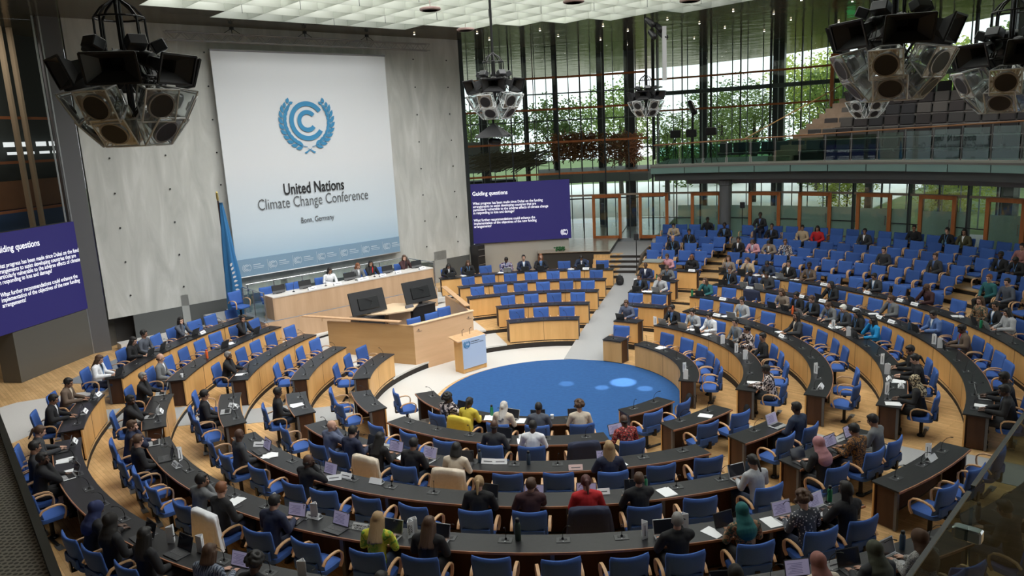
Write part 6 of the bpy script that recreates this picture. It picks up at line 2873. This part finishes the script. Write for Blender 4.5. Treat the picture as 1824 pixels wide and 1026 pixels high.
DOOR_AZ = [9.2, 16.3, 24.1, 32.45, 39.35, 47.1, 54.95, 62.8]
SEATS = '''
NB 1 P 172.6 l c brown shirt cream - t L
NB 1 P 185.3 d s black shirt slate - t Lc
NB 1 P 196.6 m r silver shirt cream - t Mp
NB 1 P 208.9 d p black shirt yellow - t pgy
NB 1 P 218.1 d c black dress zebra - c L
NB 1 C 244.8
NB 2 P 165.8 d b black shirt redprint - t L
NB 2 C 175.2 - x
NB 2 P 184.8 d s black shirt white - t pn
NB 2 P 192.6 d b black sweater charcoal blue r L
NB 2 C 202.0
NB 2 C 211.0
NB 2 C 220.2
NB 3 C 158.8
NB 3 C 166.0
NB 3 P 172.7 l l blonde suit navy - s Lp
NB 3 C 179.9
NB 3 C 186.8 - nb
NB 3 P 194.8 l o black shirt cream - t Lbs
NB 3 P 201.8 m s black suit black white t Mp
NB 3 P 208.1 m l black shirt black - t Lps
NB 3 P 213.8 l s black suit navy white t L
NB 3 P 218.9 l b black suit bluegrey white c T
NB 3 C 228.9
NB 4 P 158.5 m p black shirt lightgrey - t Mb
NB 4 C 165.8 - p
NB 4 P 171.7 l s brown suit black - c Lg
NB 4 P 177.1 l p darkred suit red - t Lx
NB 4 P 182.9 l s brown suit maroon - c L
NB 4 P 188.3 l p blonde suit black - t L
NB 4 C 194.5
NB 4 C 200.3
NB 4 C 205.9 - n
NB 4 P 210.1 d b black shirt black - c kL
NB 4 C 217.2
NB 4 P 223.9 d b black suit charcoal blue r nLp
NB 4 C 229.4
NB 5 P 156.4 d r black suit black - s Mg
NB 5 P 160.3 l c brown shirt dotted - t Mp
NB 5 P 165.7 m h teal shirt brownprint - t Lp
NB 5 P 171.1 l s grey suit black - c MN
NB 5 C 175.3
NB 5 C 180.2
NB 5 C 185.1 - B
NB 5 P 190.3 l l brown suit black - t M
NB 5 P 194.6 l l blonde shirt limeprint - t MN
NB 5 C 199.9 - L
NB 5 P 204.9 l s black suit navy - t LN
NB 5 P 211.0 l s ginger suit black white r kW
NB 5 P 214.6 m s black shirt grey - c p
NB 5 C 220.4
NB 5 C 225.0
NB 5 P 229.3 l p brown suit black - r LN
NB 5 P 235.0 l s brown suit navy white c M
NB 6 P 157.9 l h brown shirt tweed - t Mb
NB 6 P 161.3 l h olive shirt charcoal - t Ln
NB 6 P 165.1 l h rose shirt cream - t L
NB 6 P 170.2 m h black shirt black - t Ln
NB 6 P 190.6 m s black suit black - t L
NB 6 P 199.1 d c black shirt black - t N
NB 6 P 202.8 l o brown shirt leafprint - t L
NB 6 P 208.5 m l black suit black - r LN
NB 6 P 212.6 m h black suit black - r L
NB 6 P 215.7 d h navyprint suit black - t k
NB 6 C 226.1
NB 6 P 229.6 d s black suit black white c Mp
NB 6 P 232.7 m s black suit charcoal - r p
NB 6 P 237.3 l p brown suit charcoal - t Ln
NL 2 C 238.3
NL 2 C 248.0
NL 3 P 241.2 d s black shirt black - r p
NL 4 C 239.5
NL 4 P 243.8 m s black suit black white r Mn
NL 4 C 251.0
NL 5 P 245.0 d s black suit black blue c Mn
NL 5 P 255.0 m s grey suit black white c M
NL 6 C 235.9
NL 6 P 247.7 m s black suit black white t Ln
NL 6 P 253.7 m s black suit brown cream t Ln
LF 2 C 268.5
LF 2 C 277.7
LF 2 C 285.8
LF 3 C 266.8
LF 3 C 272.9
LF 3 C 279.5
LF 3 C 286.2
LF 4 P 265.9 d s grey suit black white c Lp
LF 4 C 275.3
LF 4 C 280.5
LF 4 C 285.9
LF 4 C 291.8
LF 5 P 263.6 l b brown suit grey white r c
LF 5 C 269.0
LF 5 C 273.6 - o
LF 5 C 278.4 - L
LF 5 C 282.7 - p
LF 5 P 287.8 m s black suit black blue c L
LF 5 C 292.4
LF 6 P 263.1 l l brown suit white black t L
LF 6 C 267.9
LF 6 P 271.8 l l black suit black - t L
LF 6 P 275.0 m s black shirt slate blue r L
LF 6 C 279.1
LF 6 P 283.0 l l black shirt slate - c Ln
LF 6 C 287.2
LF 6 C 290.9
LF 6 C 295.1
CF 2 C -11.8
CF 2 C -3.4
CF 2 C 5.3
CF 3 C -12.2
CF 3 C -5.5
CF 3 C 1.0
CF 3 C 7.7
CF 4 C -18.1
CF 4 C -12.4
CF 4 C -7.3
CF 4 C -1.8
CF 4 C 3.9
CF 4 C 9.2
CF 5 C -18.2
CF 5 C -13.6
CF 5 C -8.8
CF 5 C -4.1
CF 5 C 0.7
CF 5 C 5.4
CF 5 C 10.2
CF 6 P -20.8 l l black suit black white w L
CF 6 P -16.7 l o brown suit black - t Lp
CF 6 C -13.0
CF 6 P -8.8 d s black shirt navyprint - t Mp
CF 6 P -5.2 l s black suit navy white s L
CF 6 P -1.7 l l ginger suit black blue s L
CF 6 C 3.0 - p
CF 6 P 6.6 m s black suit darkblue white w Ln
CF 6 C 10.7 - L
SM 1 C 30.9
SM 2 P 26.7 l s brown shirt bluegrey - t L
SM 3 C 23.9
SM 3 C 30.6
SM 4 P 22.6 m s black suit black blue c Lp
SM 4 P 27.6 l s brown shirt lightgrey - c Mp
SM 5 P 21.4 d b black suit navy white r p
SM 5 P 26.3 l s brown shirt grey - w Lg
SM 6 P 23.9 l s brown shirt pink - t L
SM 6 P 28.8 m r ginger shirt black - t nL
RF 1 C 53.2
RF 1 C 64.3 - p
RF 1 C 74.6
RF 1 C 84.7
RF 1 C 94.0
RF 1 C 103.0 - N
RF 2 P 43.8 m s black suit black blue c MN
RF 2 P 52.0 l s black shirt lightgrey - t Mp
RF 2 P 59.4 l s black shirt white - t Lp
RF 2 P 70.7 l s black shirt grey - r e
RF 2 P 78.5 m s black shirt zebra - c L
RF 2 P 88.0 m s black shirt black white r N
RF 2 C 94.7
RF 2 C 103.2
RF 2 P 116.7 d s black shirt zebra - t p
RF 3 C 44.0
RF 3 C 50.5 - n
RF 3 P 56.9 l p black shirt lightgrey - r Mp
RF 3 C 63.9
RF 3 P 76.8 m l black suit charcoal cream s pn
RF 3 C 83.3
RF 3 C 90.0
RF 3 C 95.7
RF 3 C 109.9 - N
RF 3 C 117.3
RF 4 P 39.2 l l brown shirt teal - c Lg
RF 4 C 44.0 - n
RF 4 C 49.3 - x
RF 4 C 54.8
RF 4 P 59.1 l l brown shirt taupe - t L
RF 4 P 63.3 m s black suit black blue t L
RF 4 P 67.5 l s brown suit black blue t Mo
RF 4 P 72.7 l p brown shirt grey - w e
RF 4 P 76.9 l s white suit charcoal blue t pn
RF 4 P 81.4 l l black suit black - t N
RF 4 P 86.7 m l black shirt brightblue - c L
RF 4 C 92.5
RF 4 P 105.3 m s black suit black - t N
RF 4 P 110.2 l p black shirt black - t pn
RF 4 P 120.8 d h sandprint shirt black - t pN
RF 5 P 39.9 l s brown shirt black red r L
RF 5 P 44.7 d s black suit navy blue t Mn
RF 5 P 48.3 m s black suit charcoal - t M
RF 5 C 52.9
RF 5 C 57.4 - n
RF 5 P 62.6 l l black suit black - c Ln
RF 5 C 66.8
RF 5 C 71.0 - n
RF 5 P 76.6 l s brown suit grey blue c pn
RF 5 C 80.1 - n
RF 5 C 84.0
RF 5 P 87.6 m s black suit blue white t Lb
RF 5 C 91.6
RF 5 P 96.1 d s black suit brown red t LN
RF 5 C 99.7
RF 5 C 103.3
RF 5 C 107.3
RF 5 P 117.8 d s black suit black - t M
RF 5 P 122.6 d s black suit black blue t p
RF 6 P 35.9 l l brown shirt taupe - r L
RF 6 P 39.8 l p brown shirt sand black c L
RF 6 P 43.8 m s black suit darkblue - w pn
RF 6 P 47.6 l p black suit black white r Mp
RF 6 P 51.6 d s black shirt brown blue s p
RF 6 C 55.5 - n
RF 6 C 59.5
RF 6 P 64.3 m s black suit charcoal white t n
RF 6 C 67.4
RF 6 C 70.9 - n
RF 6 P 74.3 d b black shirt maroon - c Ln
RF 6 C 78.8
RF 6 P 84.4 l l brown shirt brownprint - r p
RF 6 P 87.5 m s black suit black white r L
RF 6 P 90.6 l o black suit lightgrey - t Mg
RC 1 C 137.7
RC 1 C 150.5
RC 2 C 138.9 - pw
RC 2 C 148.3
RC 3 P 139.4 d s black suit darkblue - r M
RC 3 C 145.2
RC 4 P 138.5 m s black shirt grey - t Ln
RC 4 P 142.8 m s black shirt batik - t L
RC 4 P 149.2 l h pink shirt black - t L
RC 5 C 136.1
RC 5 C 141.2 - N
RC 5 C 146.3
RC 6 P 150.2 m s black suit black - t Lb
RC 6 C 156.0
BK 7 C 19.0
BK 7 C 21.9
BK 7 C 24.7
BK 7 C 27.6
BK 7 C 33.3
BK 7 C 36.0
BK 7 C 38.7
BK 7 C 41.4
BK 7 C 44.2
BK 7 C 46.9
BK 7 C 49.6
BK 7 C 52.3
BK 7 C 55.0
BK 7 C 57.7
BK 7 C 60.5
BK 7 C 63.2
BK 7 C 65.9
BK 7 C 68.6
BK 7 P 76.0 l s ginger shirt teal - r k
BK 7 P 78.8 l s black shirt slate - r k
BK 7 C 81.7
BK 8 C 19.0
BK 8 P 21.9 l b brown suit black - r
BK 8 C 24.7
BK 8 C 27.6
BK 8 P 33.0 m s black suit black white r
BK 8 P 35.6 l l brown suit pink white w L
BK 8 P 38.2 l s black suit taupe white w p
BK 8 P 40.7 m s brown shirt zebra blue r
BK 8 C 43.3
BK 8 C 45.9
BK 8 C 48.5
BK 8 C 51.0
BK 8 C 53.6
BK 8 P 56.2 l s black shirt charcoal - r
BK 8 C 58.8
BK 8 C 61.3
BK 8 P 63.9 l s brown suit charcoal blue r L
BK 8 C 66.5
BK 8 C 71.0
BK 8 C 73.6
BK 8 C 76.2
BK 9 C 19.0
BK 9 C 21.4
BK 9 P 23.8 m s black shirt black - r
BK 9 C 26.1
BK 9 C 28.5
BK 9 C 33.0
BK 9 C 35.4
BK 9 C 37.9
BK 9 C 40.3
BK 9 C 42.7
BK 9 C 45.1
BK 9 C 47.6
BK 9 C 50.0
BK 9 C 52.4
BK 9 C 54.9
BK 9 C 57.3
BK 9 C 59.7
BK 9 C 62.1
BK 9 C 64.6
BK 9 C 67.0
BK 9 P 70.0 d s black suit black blue r
BK 9 P 72.4 d s black suit black - w
BK 10 P 20.5 l s black shirt sand white t L
BK 10 C 22.5
BK 10 C 24.5
BK 10 C 26.5
BK 10 P 28.5 d s black suit black blue s
BK 10 C 33.5
BK 10 P 35.7 m s black suit black blue s p
BK 10 C 38.0
BK 10 P 40.2 m s black shirt sand - r
BK 10 P 42.4 m l black suit red - r
BK 10 C 44.7
BK 10 C 46.9
BK 10 P 49.1 m s black suit charcoal white r
BK 10 C 51.4
BK 10 C 53.6
BK 10 C 55.8
BK 10 C 58.1
BK 10 C 60.3
BK 10 C 62.5
BK 10 C 64.8
BK 10 C 67.0
BK 10 P 69.5 l s black suit rose - r
BK 11 C 19.0
BK 11 C 21.1
BK 11 C 23.1
BK 11 P 25.2 d s black shirt black cream r
BK 11 C 27.3
BK 11 C 31.0
BK 11 C 33.1
BK 11 C 35.2
BK 11 C 37.4
BK 11 C 39.5
BK 11 C 41.6
BK 11 C 43.7
BK 11 C 45.8
BK 11 C 47.9
BK 11 C 50.1
BK 11 C 52.2
BK 11 P 54.3 m s black suit black - r
BK 11 C 56.4
BK 11 P 58.5 l p black shirt black - r
BK 11 P 60.6 m l black suit olive white r
BK 11 C 62.8
BK 11 C 64.9
BK 11 C 67.0
'''
PLATES = '''
GRENADA h 4 203.0 8.30
NEW_ZEALAND v 5 208.3 9.93
DOMINICAN_REPUBLIC h 5 198.0 9.95
COOK_ISLANDS v 5 193.2 10.00
SINGAPORE v 6 210.4 11.53
MARSHALL_ISLANDS h 5 226.1 10.03
HONDURAS h 3 116.4 6.90
PAKISTAN h 5 139.8 9.96
MALAYSIA h 6 158.4 11.50
- v 5 173.2 10.00
NEPAL v 1 107.8 3.60
- v 2 74.5 5.14
- v 2 92.2 5.20
- v 4 85.2 8.30
- v 4 108.9 8.30
- v 5 96.7 9.89
- h 3 191.2 6.77
- r 3 177.3 7.03
- h 4 175.0 8.30
- h 5 203.4 9.89
- t 4 208.6 8.49
- t 4 226.2 8.39
- t 4 245.8 8.33
- h 3 210.7 6.74
- h 4 114.7 8.55
'''

# ================================================================== BUILD
floors()
stage_wall()
ceiling()
facade()
gallery()
left_side()
outside()
banner()
truss()
screens()
podium()
steno()
lectern()
flag()
console_meshes()
CM = chair_meshes()
item_meshes()
people_meshes()
desks()
seating()
special_plates()
extras()
clusters()
foreground()
